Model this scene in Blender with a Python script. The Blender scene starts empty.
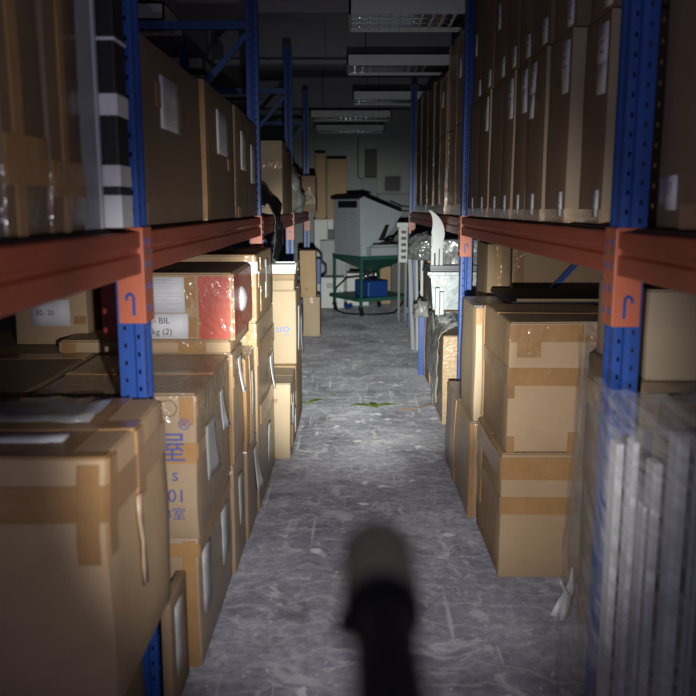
import bpy, bmesh, math, random
from mathutils import Vector, noise, Matrix
C = bpy.context.scene.collection
R = random.Random(7)
PI = math.pi

# ------------------------------------------------------------------ materials
def mat(name, color, rough=.6, metal=0., var=0., vscale=4., bump=0., bscale=60., coat=0., cbump=0., stretch=(1,1,1), rnd=0.):
    m = bpy.data.materials.new(name); m.use_nodes = True
    nt = m.node_tree; N = nt.nodes; L = nt.links
    b = N['Principled BSDF']
    b.inputs['Base Color'].default_value = (*color, 1)
    b.inputs['Roughness'].default_value = rough
    b.inputs['Metallic'].default_value = metal
    b.inputs['Coat Weight'].default_value = coat
    b.inputs['Coat Roughness'].default_value = .12
    tc = N.new('ShaderNodeTexCoord'); mp = N.new('ShaderNodeMapping')
    L.new(tc.outputs['Object'], mp.inputs['Vector'])
    mp.inputs['Scale'].default_value = stretch
    if var or rnd:
        n = N.new('ShaderNodeTexNoise'); n.inputs['Scale'].default_value = vscale
        n.inputs['Detail'].default_value = 6; n.inputs['Roughness'].default_value = .6
        L.new(mp.outputs[0], n.inputs['Vector'])
        mr = N.new('ShaderNodeMapRange'); L.new(n.outputs['Fac'], mr.inputs['Value'])
        mr.inputs['From Min'].default_value = .25; mr.inputs['From Max'].default_value = .75
        mr.inputs['To Min'].default_value = 1 - var; mr.inputs['To Max'].default_value = 1 + var
        oi = N.new('ShaderNodeObjectInfo'); m2 = N.new('ShaderNodeMapRange')
        L.new(oi.outputs['Random'], m2.inputs['Value'])
        m2.inputs['To Min'].default_value = 1 - rnd; m2.inputs['To Max'].default_value = 1 + rnd
        mu = N.new('ShaderNodeMath'); mu.operation = 'MULTIPLY'
        L.new(mr.outputs[0], mu.inputs[0]); L.new(m2.outputs[0], mu.inputs[1])
        vm = N.new('ShaderNodeVectorMath'); vm.operation = 'SCALE'
        vm.inputs[0].default_value = color; L.new(mu.outputs[0], vm.inputs['Scale'])
        L.new(vm.outputs[0], b.inputs['Base Color'])
    if bump:
        n2 = N.new('ShaderNodeTexNoise'); n2.inputs['Scale'].default_value = bscale; n2.inputs['Detail'].default_value = 4
        L.new(mp.outputs[0], n2.inputs['Vector'])
        bp = N.new('ShaderNodeBump'); bp.inputs['Strength'].default_value = bump; bp.inputs['Distance'].default_value = .01
        L.new(n2.outputs['Fac'], bp.inputs['Height']); L.new(bp.outputs[0], b.inputs['Normal'])
    if cbump:
        mp3 = N.new('ShaderNodeMapping'); mp3.inputs['Scale'].default_value = (1, 1, .35)
        mp3.inputs['Rotation'].default_value = (.5, .3, .2)
        L.new(tc.outputs['Object'], mp3.inputs['Vector'])
        n3 = N.new('ShaderNodeTexNoise'); n3.inputs['Scale'].default_value = 22; n3.inputs['Detail'].default_value = 3
        n3.inputs['Distortion'].default_value = 1.2
        L.new(mp3.outputs[0], n3.inputs['Vector'])
        b3 = N.new('ShaderNodeBump'); b3.inputs['Strength'].default_value = cbump; b3.inputs['Distance'].default_value = .02
        L.new(n3.outputs['Fac'], b3.inputs['Height']); L.new(b3.outputs[0], b.inputs['Coat Normal'])
    return m

M = {}
M['card'] = mat('cardboard', (.42, .29, .165), .75, var=.10, vscale=5, bump=.12, bscale=90, rnd=.10)
M['card_pale'] = mat('pale cardboard', (.40, .31, .205), .75, var=.08, vscale=5, bump=.1, bscale=90, rnd=.06)
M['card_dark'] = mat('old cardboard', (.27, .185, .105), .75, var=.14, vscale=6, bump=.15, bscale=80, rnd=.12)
M['card_wrap'] = mat('film wrapped cardboard', (.33, .235, .14), .6, var=.14, vscale=5, bump=.12, bscale=60, coat=.55, cbump=.7, rnd=.1)
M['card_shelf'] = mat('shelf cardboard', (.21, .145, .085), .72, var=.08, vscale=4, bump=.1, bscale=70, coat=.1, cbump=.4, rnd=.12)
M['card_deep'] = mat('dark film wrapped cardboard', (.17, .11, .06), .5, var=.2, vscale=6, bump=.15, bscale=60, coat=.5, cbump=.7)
M['tape'] = mat('brown packing tape', (.36, .205, .085), .28, var=.12, vscale=14, bump=.25, bscale=35, coat=.35, cbump=.5)
M['clear'] = mat('shiny tape', (.46, .33, .2), .18, var=.15, vscale=20, bump=.5, bscale=45, coat=.6, cbump=.8)
M['red_print'] = mat('red printed cardboard', (.42, .065, .035), .4, var=.12, vscale=8, bump=.12, bscale=50, coat=.4, cbump=.6)
M['paper'] = mat('white paper', (.72, .73, .74), .65, var=.05, vscale=12, bump=.08, bscale=30)
M['paper_grey'] = mat('worn paper under film', (.42, .42, .41), .45, var=.15, vscale=18, bump=.2, bscale=30, coat=.4, cbump=.5)
M['ink'] = mat('black ink', (.03, .03, .04), .6)
M['ink_grey'] = mat('printed lines', (.3, .31, .36), .6)
M['ink_blue'] = mat('blue print', (.06, .08, .26), .6)
M['ink_pale'] = mat('blue logo print', (.10, .22, .55), .6)
M['ink_brown'] = mat('faded brown print', (.20, .13, .07), .7)
M['blue'] = mat('blue painted steel', (.022, .075, .31), .38, var=.10, vscale=9, bump=.05, bscale=40)
M['blue2'] = mat('blue painted brace', (.02, .09, .30), .42, var=.12, vscale=9)
M['orange'] = mat('orange red painted beam', (.38, .075, .032), .42, var=.13, vscale=7, bump=.05, bscale=40)
M['orange2'] = mat('orange painted connector', (.50, .135, .065), .4, var=.10, vscale=12)
M['steel'] = mat('bolt steel', (.5, .5, .52), .35, 1)
M['galv'] = mat('galvanised sheet', (.24, .265, .28), .38, .55, var=.3, vscale=16, bump=.15, bscale=20)
M['whiteplastic'] = mat('white painted profile', (.45, .47, .49), .4, var=.05)
M['white'] = mat('white enamel', (.58, .60, .60), .5, var=.08)
M['grey'] = mat('grey enamel', (.33, .36, .38), .55, var=.10, vscale=5)
M['machine'] = mat('light grey machine panel', (.36, .40, .45), .5, var=.08, vscale=3)
M['dgreen'] = mat('dark green painted frame', (.02, .10, .075), .5, var=.15)
M['black'] = mat('black plastic', (.012, .012, .014), .5)
M['blackbag'] = mat('black plastic sheet', (.012, .012, .014), .3, bump=.5, bscale=14)
M['mblue'] = mat('blue motor housing', (.01, .05, .25), .45)
M['greyfilm'] = mat('crumpled grey film', (.26, .26, .25), .25, var=.3, vscale=8, bump=.6, bscale=16, coat=.5, cbump=.8)
M['silver'] = mat('silver plastic bag', (.22, .23, .23), .22, .35, var=.3, vscale=6, bump=.9, bscale=10)
M['wood'] = mat('pallet wood', (.30, .20, .11), .8, var=.2, vscale=8, stretch=(1, 8, 8), bump=.2)
M['deck'] = mat('chipboard deck', (.11, .08, .055), .85, var=.2, vscale=20)
M['olive'] = mat('olive coated metal', (.46, .45, .26), .9, 0)
M['leaf'] = mat('yellow green leaf', (.15, .19, .03), .6, var=.2, vscale=30)
M['ceil'] = mat('dark ceiling paint', (.46, .46, .52), .9, var=.08, vscale=1.5)
M['wall'] = mat('grey wall paint', (.44, .48, .47), .85, var=.08, vscale=1.2)
M['lamp'] = mat('white lamp housing', (.86, .9, .88), .5)
M['louver'] = mat('mirror louvre', (.75, .76, .78), .12, 1)
M['panel'] = mat('dark grey panel', (.10, .105, .12), .4, var=.1)
M['carbon'] = mat('lens rim', (.02, .02, .02), .4)

def floor_mat():
    m = bpy.data.materials.new('stained concrete'); m.use_nodes = True
    nt = m.node_tree; N = nt.nodes; L = nt.links; b = N['Principled BSDF']
    tc = N.new('ShaderNodeTexCoord')
    def noi(s, d=8, r=.6, dist=0., vec=None):
        n = N.new('ShaderNodeTexNoise'); n.inputs['Scale'].default_value = s; n.inputs['Detail'].default_value = d
        n.inputs['Roughness'].default_value = r; n.inputs['Distortion'].default_value = dist
        L.new(vec or tc.outputs['Object'], n.inputs['Vector']); return n.outputs['Fac']
    def ramp(f, pts):
        r = N.new('ShaderNodeValToRGB'); L.new(f, r.inputs[0])
        e = r.color_ramp.elements
        e[0].position, e[0].color = pts[0][0], (*pts[0][1], 1)
        e[1].position, e[1].color = pts[-1][0], (*pts[-1][1], 1)
        for p, c in pts[1:-1]:
            k = e.new(p); k.color = (*c, 1)
        return r.outputs[0]
    def mix(f, a, c, mode='MIX'):
        x = N.new('ShaderNodeMix'); x.data_type = 'RGBA'; x.blend_type = mode
        if isinstance(f, float): x.inputs[0].default_value = f
        else: L.new(f, x.inputs[0])
        L.new(a, x.inputs[6])
        if isinstance(c, tuple): x.inputs[7].default_value = (*c, 1)
        else: L.new(c, x.inputs[7])
        return x.outputs[2]
    g = lambda v: (v, v, v)
    base = ramp(noi(1.6, 10, .68, .6), [(.3, (.17, .17, .215)), (.5, (.29, .29, .335)), (.72, (.45, .45, .49))])
    fine = ramp(noi(24, 10, .75), [(.3, g(.5)), (.7, g(1.3))])
    c = mix(1., base, fine, 'MULTIPLY')
    # pale worn blotches
    blot = ramp(noi(5.5, 8, .66, 1.2), [(.55, g(0)), (.62, g(.6))])
    c = mix(blot, c, (.52, .52, .54))
    # dark grime
    gr = ramp(noi(2.4, 10, .7, .4), [(.52, g(0)), (.66, g(.75))])
    c = mix(gr, c, (.10, .10, .11))
    # white paint spots
    v = N.new('ShaderNodeTexVoronoi'); v.inputs['Scale'].default_value = 4.2; v.inputs['Randomness'].default_value = 1
    wob = N.new('ShaderNodeVectorMath'); wob.operation = 'ADD'
    nn = N.new('ShaderNodeTexNoise'); nn.inputs['Scale'].default_value = 14; L.new(tc.outputs['Object'], nn.inputs['Vector'])
    sc = N.new('ShaderNodeVectorMath'); sc.operation = 'SCALE'; sc.inputs['Scale'].default_value = .10
    L.new(nn.outputs['Color'], sc.inputs[0]); L.new(tc.outputs['Object'], wob.inputs[0]); L.new(sc.outputs[0], wob.inputs[1])
    L.new(wob.outputs[0], v.inputs['Vector'])
    sp = ramp(v.outputs['Distance'], [(.085, g(.8)), (.13, g(0))])
    c = mix(sp, c, (.66, .66, .67))
    v2 = N.new('ShaderNodeTexVoronoi'); v2.inputs['Scale'].default_value = 19; L.new(wob.outputs[0], v2.inputs['Vector'])
    sp2 = ramp(v2.outputs['Distance'], [(.07, g(.7)), (.13, g(0))])
    c = mix(sp2, c, (.6, .6, .61))
    # scratches
    for k, (rz, sx, sy, s) in enumerate([(.5, 1, .05, 26), (-.7, 1, .06, 22), (1.3, 1, .05, 30), (.05, 1, .04, 24)]):
        mp = N.new('ShaderNodeMapping'); mp.inputs['Rotation'].default_value = (0, 0, rz); mp.inputs['Scale'].default_value = (sx, sy, 1)
        L.new(wob.outputs[0] if k < 2 else tc.outputs['Object'], mp.inputs['Vector'])
        s_ = ramp(noi(s, 2, .4, .3, mp.outputs[0]), [(.70, g(0)), (.75, g(.55))])
        c = mix(s_, c, (.58, .58, .59))
    # arcs of swept dust
    w = N.new('ShaderNodeTexWave'); w.wave_type = 'RINGS'; w.rings_direction = 'Z'; w.inputs['Scale'].default_value = 2.2
    w.inputs['Distortion'].default_value = 9; w.inputs['Detail'].default_value = 4; w.inputs['Detail Scale'].default_value = 1.5
    L.new(tc.outputs['Object'], w.inputs['Vector'])
    a_ = ramp(w.outputs['Fac'], [(.93, g(0)), (1., g(.3))])
    c = mix(a_, c, (.5, .5, .51))
    L.new(c, b.inputs['Base Color']); b.inputs['Diffuse Roughness'].default_value = 1.0
    rr = ramp(noi(3, 6, .6), [(.3, g(.45)), (.7, g(.8))]); L.new(rr, b.inputs['Roughness'])
    bp = N.new('ShaderNodeBump'); bp.inputs['Strength'].default_value = .8; bp.inputs['Distance'].default_value = .02
    L.new(noi(22, 10, .75), bp.inputs['Height']); L.new(bp.outputs[0], b.inputs['Normal'])
    return m
M['floor'] = floor_mat()

def film_mat(name, tint, lo, hi, scale=(3, 3, 26), rot=(.0, .55, 0)):
    m = bpy.data.materials.new(name); m.use_nodes = True
    nt = m.node_tree; N = nt.nodes; L = nt.links; b = N['Principled BSDF']; out = N['Material Output']
    b.inputs['Base Color'].default_value = (*tint, 1); b.inputs['Roughness'].default_value = .22
    tr = N.new('ShaderNodeBsdfTransparent'); mx = N.new('ShaderNodeMixShader')
    tc = N.new('ShaderNodeTexCoord'); mp = N.new('ShaderNodeMapping')
    mp.vector_type = 'TEXTURE'; mp.inputs['Scale'].default_value = tuple(1 / k for k in scale); mp.inputs['Rotation'].default_value = rot
    L.new(tc.outputs['Object'], mp.inputs['Vector'])
    n = N.new('ShaderNodeTexNoise'); n.inputs['Scale'].default_value = 2.2; n.inputs['Detail'].default_value = 6; n.inputs['Roughness'].default_value = .65
    L.new(mp.outputs[0], n.inputs['Vector'])
    mr = N.new('ShaderNodeMapRange'); L.new(n.outputs['Fac'], mr.inputs['Value'])
    mr.inputs['From Min'].default_value = .38; mr.inputs['From Max'].default_value = .68
    mr.inputs['To Min'].default_value = lo; mr.inputs['To Max'].default_value = hi
    L.new(mr.outputs[0], mx.inputs[0]); L.new(tr.outputs[0], mx.inputs[1]); L.new(b.outputs[0], mx.inputs[2])
    L.new(mx.outputs[0], out.inputs['Surface'])
    bp = N.new('ShaderNodeBump'); bp.inputs['Strength'].default_value = .6; bp.inputs['Distance'].default_value = .02
    L.new(n.outputs['Fac'], bp.inputs['Height']); L.new(bp.outputs[0], b.inputs['Normal'])
    return m
M['film'] = film_mat('clear stretch film', (.50, .49, .48), .08, .45, (2.2, 2.2, 20), (.45, .55, 0))
M['plasticbag'] = film_mat('clear plastic bag', (.6, .6, .58), .10, .6, (5, 5, 5), (0, 0, 0))

# ------------------------------------------------------------------ helpers
def link(name, me, m=None, parent=None, smooth=False):
    o = bpy.data.objects.new(name, me); C.objects.link(o)
    if m is not None:
        for x in (m if isinstance(m, (list, tuple)) else [m]): me.materials.append(M[x] if isinstance(x, str) else x)
    if parent: o.parent = parent
    if smooth:
        for p in me.polygons: p.use_smooth = True
    return o
def obj(name, bm, m, parent=None, smooth=False):
    me = bpy.data.meshes.new(name); bmesh.ops.recalc_face_normals(bm, faces=bm.faces); bm.to_mesh(me); bm.free()
    return link(name, me, m, parent, smooth)
def thing(name, label, cat, loc=(0, 0, 0), rz=0, group=None):
    o = bpy.data.objects.new(name, None); C.objects.link(o); o.location = loc; o.rotation_euler = (0, 0, rz)
    o.empty_display_size = .1
    o['label'] = label; o['category'] = cat
    if group: o['group'] = group
    return o
def tag(o, label, cat, group=None):
    o['label'] = label; o['category'] = cat
    if group: o['group'] = group
    return o
def struct(o): o['kind'] = 'structure'; return o
def box(bm, x0, x1, y0, y1, z0, z1, bev=0, mi=0):
    r = bmesh.ops.create_cube(bm, size=1); vs = r['verts']
    for v in vs:
        v.co = Vector((x0 + (v.co.x + .5) * (x1 - x0), y0 + (v.co.y + .5) * (y1 - y0), z0 + (v.co.z + .5) * (z1 - z0)))
    fs = {f for v in vs for f in v.link_faces}
    for f in fs: f.material_index = mi
    if bev:
        es = list({e for v in vs for e in v.link_edges})
        bmesh.ops.bevel(bm, geom=es, offset=bev, segments=2, affect='EDGES', profile=.5)
    return vs
def bar(bm, p, q, w, h=None, up=(0, 0, 1), mi=0):
    h = h or w; p, q = Vector(p), Vector(q); d = (q - p); L = d.length; d.normalize(); up = Vector(up)
    s = d.cross(up)
    if s.length < 1e-4: s = d.cross(Vector((1, 0, 0)))
    s.normalize(); u = s.cross(d)
    vs = [bm.verts.new(e + s * a * w / 2 + u * b_ * h / 2) for e in (p, q) for a, b_ in ((-1, -1), (1, -1), (1, 1), (-1, 1))]
    fs = [(0, 1, 2, 3), (7, 6, 5, 4)] + [(i, i + 4, (i + 1) % 4 + 4, (i + 1) % 4) for i in range(4)]
    for f in fs: bm.faces.new([vs[i] for i in f]).material_index = mi
def tube(bm, pts, r, n=8, mi=0, caps=True):
    pts = [Vector(p) for p in pts]; rings = []
    rr = r if isinstance(r, (list, tuple)) else [r] * len(pts)
    prev = None
    for i, p in enumerate(pts):
        d = (pts[min(i + 1, len(pts) - 1)] - pts[max(i - 1, 0)]).normalized()
        s = prev if prev is not None and abs(prev.dot(d)) < .9 else (Vector((0, 0, 1)) if abs(d.z) < .9 else Vector((1, 0, 0)))
        s = (s - d * s.dot(d)).normalized(); prev = s; t = d.cross(s)
        rings.append([bm.verts.new(p + (s * math.cos(a) + t * math.sin(a)) * rr[i]) for a in [2 * PI * k / n for k in range(n)]])
    for a, b_ in zip(rings, rings[1:]):
        for k in range(n): bm.faces.new((a[k], a[(k + 1) % n], b_[(k + 1) % n], b_[k])).material_index = mi
    if caps:
        bm.faces.new(rings[0][::-1]).material_index = mi; bm.faces.new(rings[-1]).material_index = mi
def prism(bm, poly, axis, a, b_, mi=0):
    def P(u, v, w): return {'x': (w, u, v), 'y': (u, w, v), 'z': (u, v, w)}[axis]
    A = [bm.verts.new(P(u, v, a)) for u, v in poly]; B = [bm.verts.new(P(u, v, b_)) for u, v in poly]
    bm.faces.new(A).material_index = mi; bm.faces.new(B[::-1]).material_index = mi
    n = len(poly)
    for i in range(n): bm.faces.new((A[i], B[i], B[(i + 1) % n], A[(i + 1) % n])).material_index = mi
def NB(): return bmesh.new()
_fonts = {}
def text_pts(s, size):
    cu = bpy.data.curves.new('t', 'FONT'); cu.body = s; cu.size = size; cu.align_x = 'CENTER'; cu.align_y = 'CENTER'; cu.resolution_u = 3
    o = bpy.data.objects.new('t', cu); C.objects.link(o)
    dg = bpy.context.evaluated_depsgraph_get(); me = bpy.data.meshes.new_from_object(o.evaluated_get(dg))
    out = ([v.co.copy() for v in me.vertices], [list(p.vertices) for p in me.polygons])
    bpy.data.objects.remove(o); bpy.data.curves.remove(cu); bpy.data.meshes.remove(me)
    return out

# ------------------------------------------------------------------ cartons
class Carton:
    """upright carton, local origin at the centre of its base"""
    def __init__(s, name, label, x0, x1, y0, y1, z0, z1, m='card', bulge=.006, rough=.003, group=None, cat='carton', rz=0, flaps=True, seam='x'):
        s.w, s.d, s.h = x1 - x0, y1 - y0, z1 - z0
        s.seed = R.uniform(0, 90); s.b = bulge; s.r = rough
        s.root = thing(name, label, cat, ((x0 + x1) / 2, (y0 + y1) / 2, z0), rz, group)
        s.box = (x0, x1, y0, y1, z0, z1)
        bm = NB(); w, d, h = s.w / 2, s.d / 2, s.h
        box(bm, -w, w, -d, d, 0, h, bev=.006)
        for ax, L in ((0, s.w), (1, s.d), (2, s.h)):
            n = max(2, min(9, int(L / .09)))
            for k in range(1, n):
                co = [0, 0, 0]; no = [0, 0, 0]; no[ax] = 1
                co[ax] = (-w if ax == 0 else -d if ax == 1 else 0) + L * k / n
                bmesh.ops.bisect_plane(bm, geom=bm.verts[:] + bm.edges[:] + bm.faces[:], plane_co=co, plane_no=no)
        for v in bm.verts: v.co = s.f(v.co)
        s.body = obj('carton_body', bm, m, s.root)
        for p in s.body.data.polygons: p.use_smooth = True
        try:
            s.body.data.set_sharp_from_angle(angle=.6)
        except Exception: pass
        if flaps:
            t = .004; g = .0025
            for sg in (-1, 1):
                bm = NB()
                if seam == 'x': s.grid(bm, 't', .012, 1 - .012, (.02 if sg < 0 else .5 + g / s.d), (.5 - g / s.d if sg < 0 else .98), t)
                else: s.grid(bm, 't', (.02 if sg < 0 else .5 + g / s.w), (.5 - g / s.w if sg < 0 else .98), .012, 1 - .012, t)
                obj('top_flap', bm, m, s.root)
    def f(s, p):
        w, d, h = s.w / 2, s.d / 2, s.h / 2
        nx, ny, nz = p.x / w, p.y / d, (p.z - h) / h
        c = lambda a: max(0, 1 - a * a)
        q = Vector((p.x + s.b * nx * c(ny) * c(nz), p.y + s.b * ny * c(nx) * c(nz), p.z - (s.b * .6 * c(nx) * c(ny) if nz > .5 else 0)))
        n = noise.noise_vector(Vector((p.x * 3.1 + s.seed, p.y * 3.1, p.z * 3.1)))
        k = min(1, p.z / .05) if p.z >= 0 else 0
        q += Vector((n.x, n.y, n.z * .6)) * s.r * 2.2 * k
        return q
    def frame(s, face):
        w, d, h = s.w / 2, s.d / 2, s.h
        V = Vector
        return {'f': (V((-w, -d, 0)), V((1, 0, 0)), V((0, 0, 1)), V((0, -1, 0)), s.w, s.h),
                'r': (V((w, -d, 0)), V((0, 1, 0)), V((0, 0, 1)), V((1, 0, 0)), s.d, s.h),
                'l': (V((-w, d, 0)), V((0, -1, 0)), V((0, 0, 1)), V((-1, 0, 0)), s.d, s.h),
                't': (V((-w, -d, h)), V((1, 0, 0)), V((0, 1, 0)), V((0, 0, 1)), s.w, s.d)}[face]
    def grid(s, bm, face, u0, u1, v0, v1, t, curl=0., rot=0., wr=0.):
        """thin sheet on a face; u, v as fractions; follows the body's dents"""
        O, U, Vv, N, LU, LV = s.frame(face)
        nu = max(2, int((u1 - u0) * LU / .05)); nv = max(2, int((v1 - v0) * LV / .05))
        if curl: nu, nv = max(4, nu), max(6, nv)
        cu, cv = (u0 + u1) / 2 * LU, (v0 + v1) / 2 * LV
        top = []
        for lay in (t, .0004 if not curl else None):
            rows = []
            for j in range(nv + 1):
                row = []
                for i in range(nu + 1):
                    a, b_ = (u0 + (u1 - u0) * i / nu) * LU, (v0 + (v1 - v0) * j / nv) * LV
                    da, db = a - cu, b_ - cv
                    a, b_ = cu + da * math.cos(rot) - db * math.sin(rot), cv + da * math.sin(rot) + db * math.cos(rot)
                    e = 0
                    if curl:
                        q = 1 - j / nv; e = curl * .45 * q * q * (1 + .5 * math.sin(3 * i / nu + s.seed))
                        b_ += curl * .25 * q
                    if wr: e += wr * (1 + noise.noise(Vector((a * 40, b_ * 40, s.seed))))
                    base = s.f(O + U * a + Vv * b_)
                    ex = t if lay == t else (lay if lay is not None else t - .0006)
                    row.append(bm.verts.new(base + N * (ex + e)))
                rows.append(row)
            top.append(rows)
        A, B = top
        for j in range(nv):
            for i in range(nu):
                bm.faces.new((A[j][i], A[j][i + 1], A[j + 1][i + 1], A[j + 1][i]))
                bm.faces.new((B[j][i], B[j + 1][i], B[j + 1][i + 1], B[j][i + 1]))
        edge = lambda G: G[0] + [r[-1] for r in G[1:]] + G[-1][-2::-1] + [r[0] for r in G[-2:0:-1]]
        ea, eb = edge(A), edge(B); n = len(ea)
        for k in range(n): bm.faces.new((ea[k], eb[k], eb[(k + 1) % n], ea[(k + 1) % n]))
    def tape(s, *strips, m='tape', name='packing_tape', t=.0045):
        for st in strips:
            face, u0, u1, v0, v1 = st[:5]
            bm = NB(); s.grid(bm, face, u0, u1, v0, v1, st[5] if len(st) > 5 else t)
            o = obj(name, bm, m, s.root)
        return s
    def label(s, face, u, v, w, h, kind='lines', curl=0., rot=0., m='paper', t=.0052, name='paper_label', text=None, lab=None):
        """u, v centre as fractions, w, h in metres"""
        O, U, V_, N, LU, LV = s.frame(face)
        bm = NB(); s.grid(bm, face, u - w / 2 / LU, u + w / 2 / LU, v - h / 2 / LV, v + h / 2 / LV, t, curl=curl, rot=rot)
        o = obj(name, bm, m, s.root, smooth=True)
        if lab: o['label'] = lab
        if curl or kind == 'blank': return o
        bm = NB()
        def rect(a0, a1, b0, b1):
            P = [(a0, b0), (a1, b0), (a1, b1), (a0, b1)]
            vs = []
            for a, b_ in P:
                a, b_ = a * math.cos(rot) - b_ * math.sin(rot), a * math.sin(rot) + b_ * math.cos(rot)
                vs.append(bm.verts.new(s.f(O + U * (u * LU + a) + V_ * (v * LV + b_)) + N * (t + .0012)))
            bm.faces.new(vs)
        if kind == 'lines':
            y = h / 2 * .86; k = 0
            rect(-w * .22, w * .22, y - h * .02, y)
            y -= h * .07
            while y > -h / 2 * .85:
                x1 = w * (.44 if k % 4 else .1) * R.uniform(.6, 1)
                rect(-w * .44, x1, y - h * .008, y); 
                y -= h * R.choice((.045, .05, .07)); k += 1
        elif kind == 'mark':
            for k in range(3): rect(-w * .3, w * .3 * R.uniform(.3, 1), h * (.25 - .25 * k), h * (.33 - .25 * k))
        if kind in ('lines', 'mark'): obj('printing', bm, 'ink_grey', o)
        else: bm.free()
        if text:
            for (st, a, b_, sz, mm) in text: s.text(face, st, u * LU + a, v * LV + b_, sz, mm, parent=o, t=t + .0015)
        return o
    def text(s, face, st, a, b_, size, m='ink_blue', rot=0., parent=None, t=.0055, sx=1., name='printing'):
        O, U, V_, N, LU, LV = s.frame(face)
        vs, fs = text_pts(st, size)
        bm = NB(); bv = []
        for p in vs:
            x, y = p.x * sx, p.y
            x, y = x * math.cos(rot) - y * math.sin(rot), x * math.sin(rot) + y * math.cos(rot)
            bv.append(bm.verts.new(s.f(O + U * (a + x) + V_ * (b_ + y)) + N * t))
        for f in fs:
            try: bm.faces.new([bv[i] for i in f])
            except ValueError: pass
        me = bpy.data.meshes.new(name); bm.to_mesh(me); bm.free()
        return link(name, me, m, parent or s.root)
    def scribble(s, face, a, b_, size, m='ink', seed=1, t=.0055):
        rr = random.Random(seed); O, U, V_, N, LU, LV = s.frame(face)
        pts = []
        x = -size
        for k in range(26):
            ph = k * .9
            x2 = x + k * size * .07 + math.cos(ph) * size * .28
            y2 = math.sin(ph * 1.1) * size * (.35 + .2 * rr.random())
            pts.append(s.f(O + U * (a + x2) + V_ * (b_ + y2)) + N * t)
        bm = NB(); tube(bm, pts, .0016, 4); return obj('handwriting', bm, m, s.root)

def edge_tapes(c, face='f', vert=True):
    """the usual H of tape: top seam running over and down the front"""
    c.tape(('t', .0, 1, .44, .56, .006))
    return c

# ------------------------------------------------------------------ room
def plane_box(name, *a, m='wall'):
    bm = NB(); box(bm, *a); return struct(obj(name, bm, m))
plane_box('floor', -5, 5, -3, 17.2, -.12, 0, m='floor')
plane_box('wall_back', -5, 5, 17.0, 17.2, 0, 3.7)
plane_box('wall_left', -5.1, -5, -3, 17.2, 0, 3.7)
plane_box('wall_right', 5, 5.1, -3, 17.2, 0, 3.7)
plane_box('ceiling', -5.1, 5.1, 1.6, 17.2, 3.7, 3.85, m='ceil')
k = 1
for y, w in ((3.4, .35), (7.6, .35), (10.3, .35), (14.6, .35)):
    plane_box('trim_%d' % k, -5, 5, y, y + w, 3.2, 3.7, m='ceil'); k += 1
bm = NB(); box(bm, -5, 5, 16.95, 17.0, 2.88, 2.94)
struct(obj('trim_5', bm, 'wall'))
# conduits and duct under the ceiling
def tubeobj(name, pts, r, m, label, cat, n=10):
    bm = NB(); tube(bm, pts, r, n); return tag(obj(name, bm, m, smooth=True), label, cat)
bm = NB(); tube(bm, [(-4.99, 9.6, 3.12), (4.99, 9.6, 3.12)], .03, 10)
for x in (-3.6, -1.8, -.3, 1.9, 3.7): tube(bm, [(x, 9.6, 3.12), (x, 9.6, 3.695)], .008, 6)
tag(obj('ceiling_pipe', bm, 'ceil', smooth=True), 'thin grey pipe hung crosswise below the ceiling in front of the second deep beam', 'pipe')
bm = NB(); prism(bm, [(-1.9, 3.1), (-1.55, 3.1), (-1.55, 3.42), (-1.9, 3.42)], 'y', 3.9, 12.5)
for y in (4.5, 6.5, 9.2, 12.): box(bm, -1.92, -1.53, y, y + .03, 3.08, 3.44)
for y in (4.5, 6.5, 9.2, 12.): tube(bm, [(-1.73, y + .015, 3.43), (-1.73, y + .015, 3.69)], .006, 6)
tag(obj('ceiling_duct', bm, 'ceil'), 'dark square ventilation duct running lengthwise above the left shelving', 'duct')

# ------------------------------------------------------------------ ceiling lamps
def lamp(x0, y0, label, w=1.24, d=.62):
    z = 2.85; h = .11
    t = thing('ceiling_lamp', label, 'ceiling light', (x0 + w / 2, y0 + d / 2, z), 0, 'unlit louvred ceiling lights')
    bm = NB(); W, D = w / 2, d / 2
    box(bm, -W, W, -D, D, h - .012, h)                                 # top
    for a in ((-W, W, -D, -D + .015), (-W, W, D - .015, D), (-W, -W + .015, -D, D), (W - .015, W, -D, D)):
        box(bm, *a, 0, h)
    obj('lamp_housing', bm, 'lamp', t)
    bm = NB()
    for k in range(1, 4):                                              # blades along x with curved reflector wings
        y = -D + d * k / 4
        box(bm, -W + .016, W - .016, y - .004, y + .004, .006, .05)
    for k in range(1, 16):
        x = -W + w * k / 16; box(bm, x - .002, x + .002, -D + .016, D - .016, .008, .05)
    for k in range(4):
        y = -D + d * (k + .5) / 4
        for s_ in (-1, 1): prism(bm, [(y + s_ * .02, .085), (y + s_ * .07, .03), (y + s_ * .072, .033), (y + s_ * .022, .088)], 'x', -W + .016, W - .016)
    obj('mirror_louvre', bm, 'louver', t)
    for k in range(3):
        bm = NB(); y = -D + d * (k + 1) / 4 + .0; tube(bm, [(-W + .04, y, .07), (W - .04, y, .07)], .013, 10)
        obj('lamp_tube', bm, 'white', t, smooth=True)
    for x in (-W * .7, W * .7):
        bm = NB(); tube(bm, [(x, 0, h), (x, 0, 3.695 - z)], .005, 6); obj('hanging_rod', bm, 'black', t)
lamp(-.022, 6.08, 'large unlit ceiling light nearest the top edge, above the aisle')
lamp(-.05, 8.2, 'second unlit ceiling light above the aisle, behind the nearest one')
lamp(.01, 10.72, 'third unlit ceiling light above the aisle, top right of centre')
lamp(-.64, 12.8, 'wide unlit ceiling light seen whole above the back of the aisle')
lamp(-.66, 15.0, 'farthest and lowest unlit ceiling light before the back wall')
lamp(-2.6, 6.2, 'unlit ceiling light at upper left above the first shelf cartons')
lamp(-2.7, 8.35, 'unlit ceiling light behind the blue diagonal brace at left')
lamp(-2.42, 10.45, 'unlit ceiling light behind the near tall blue left post')

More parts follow.
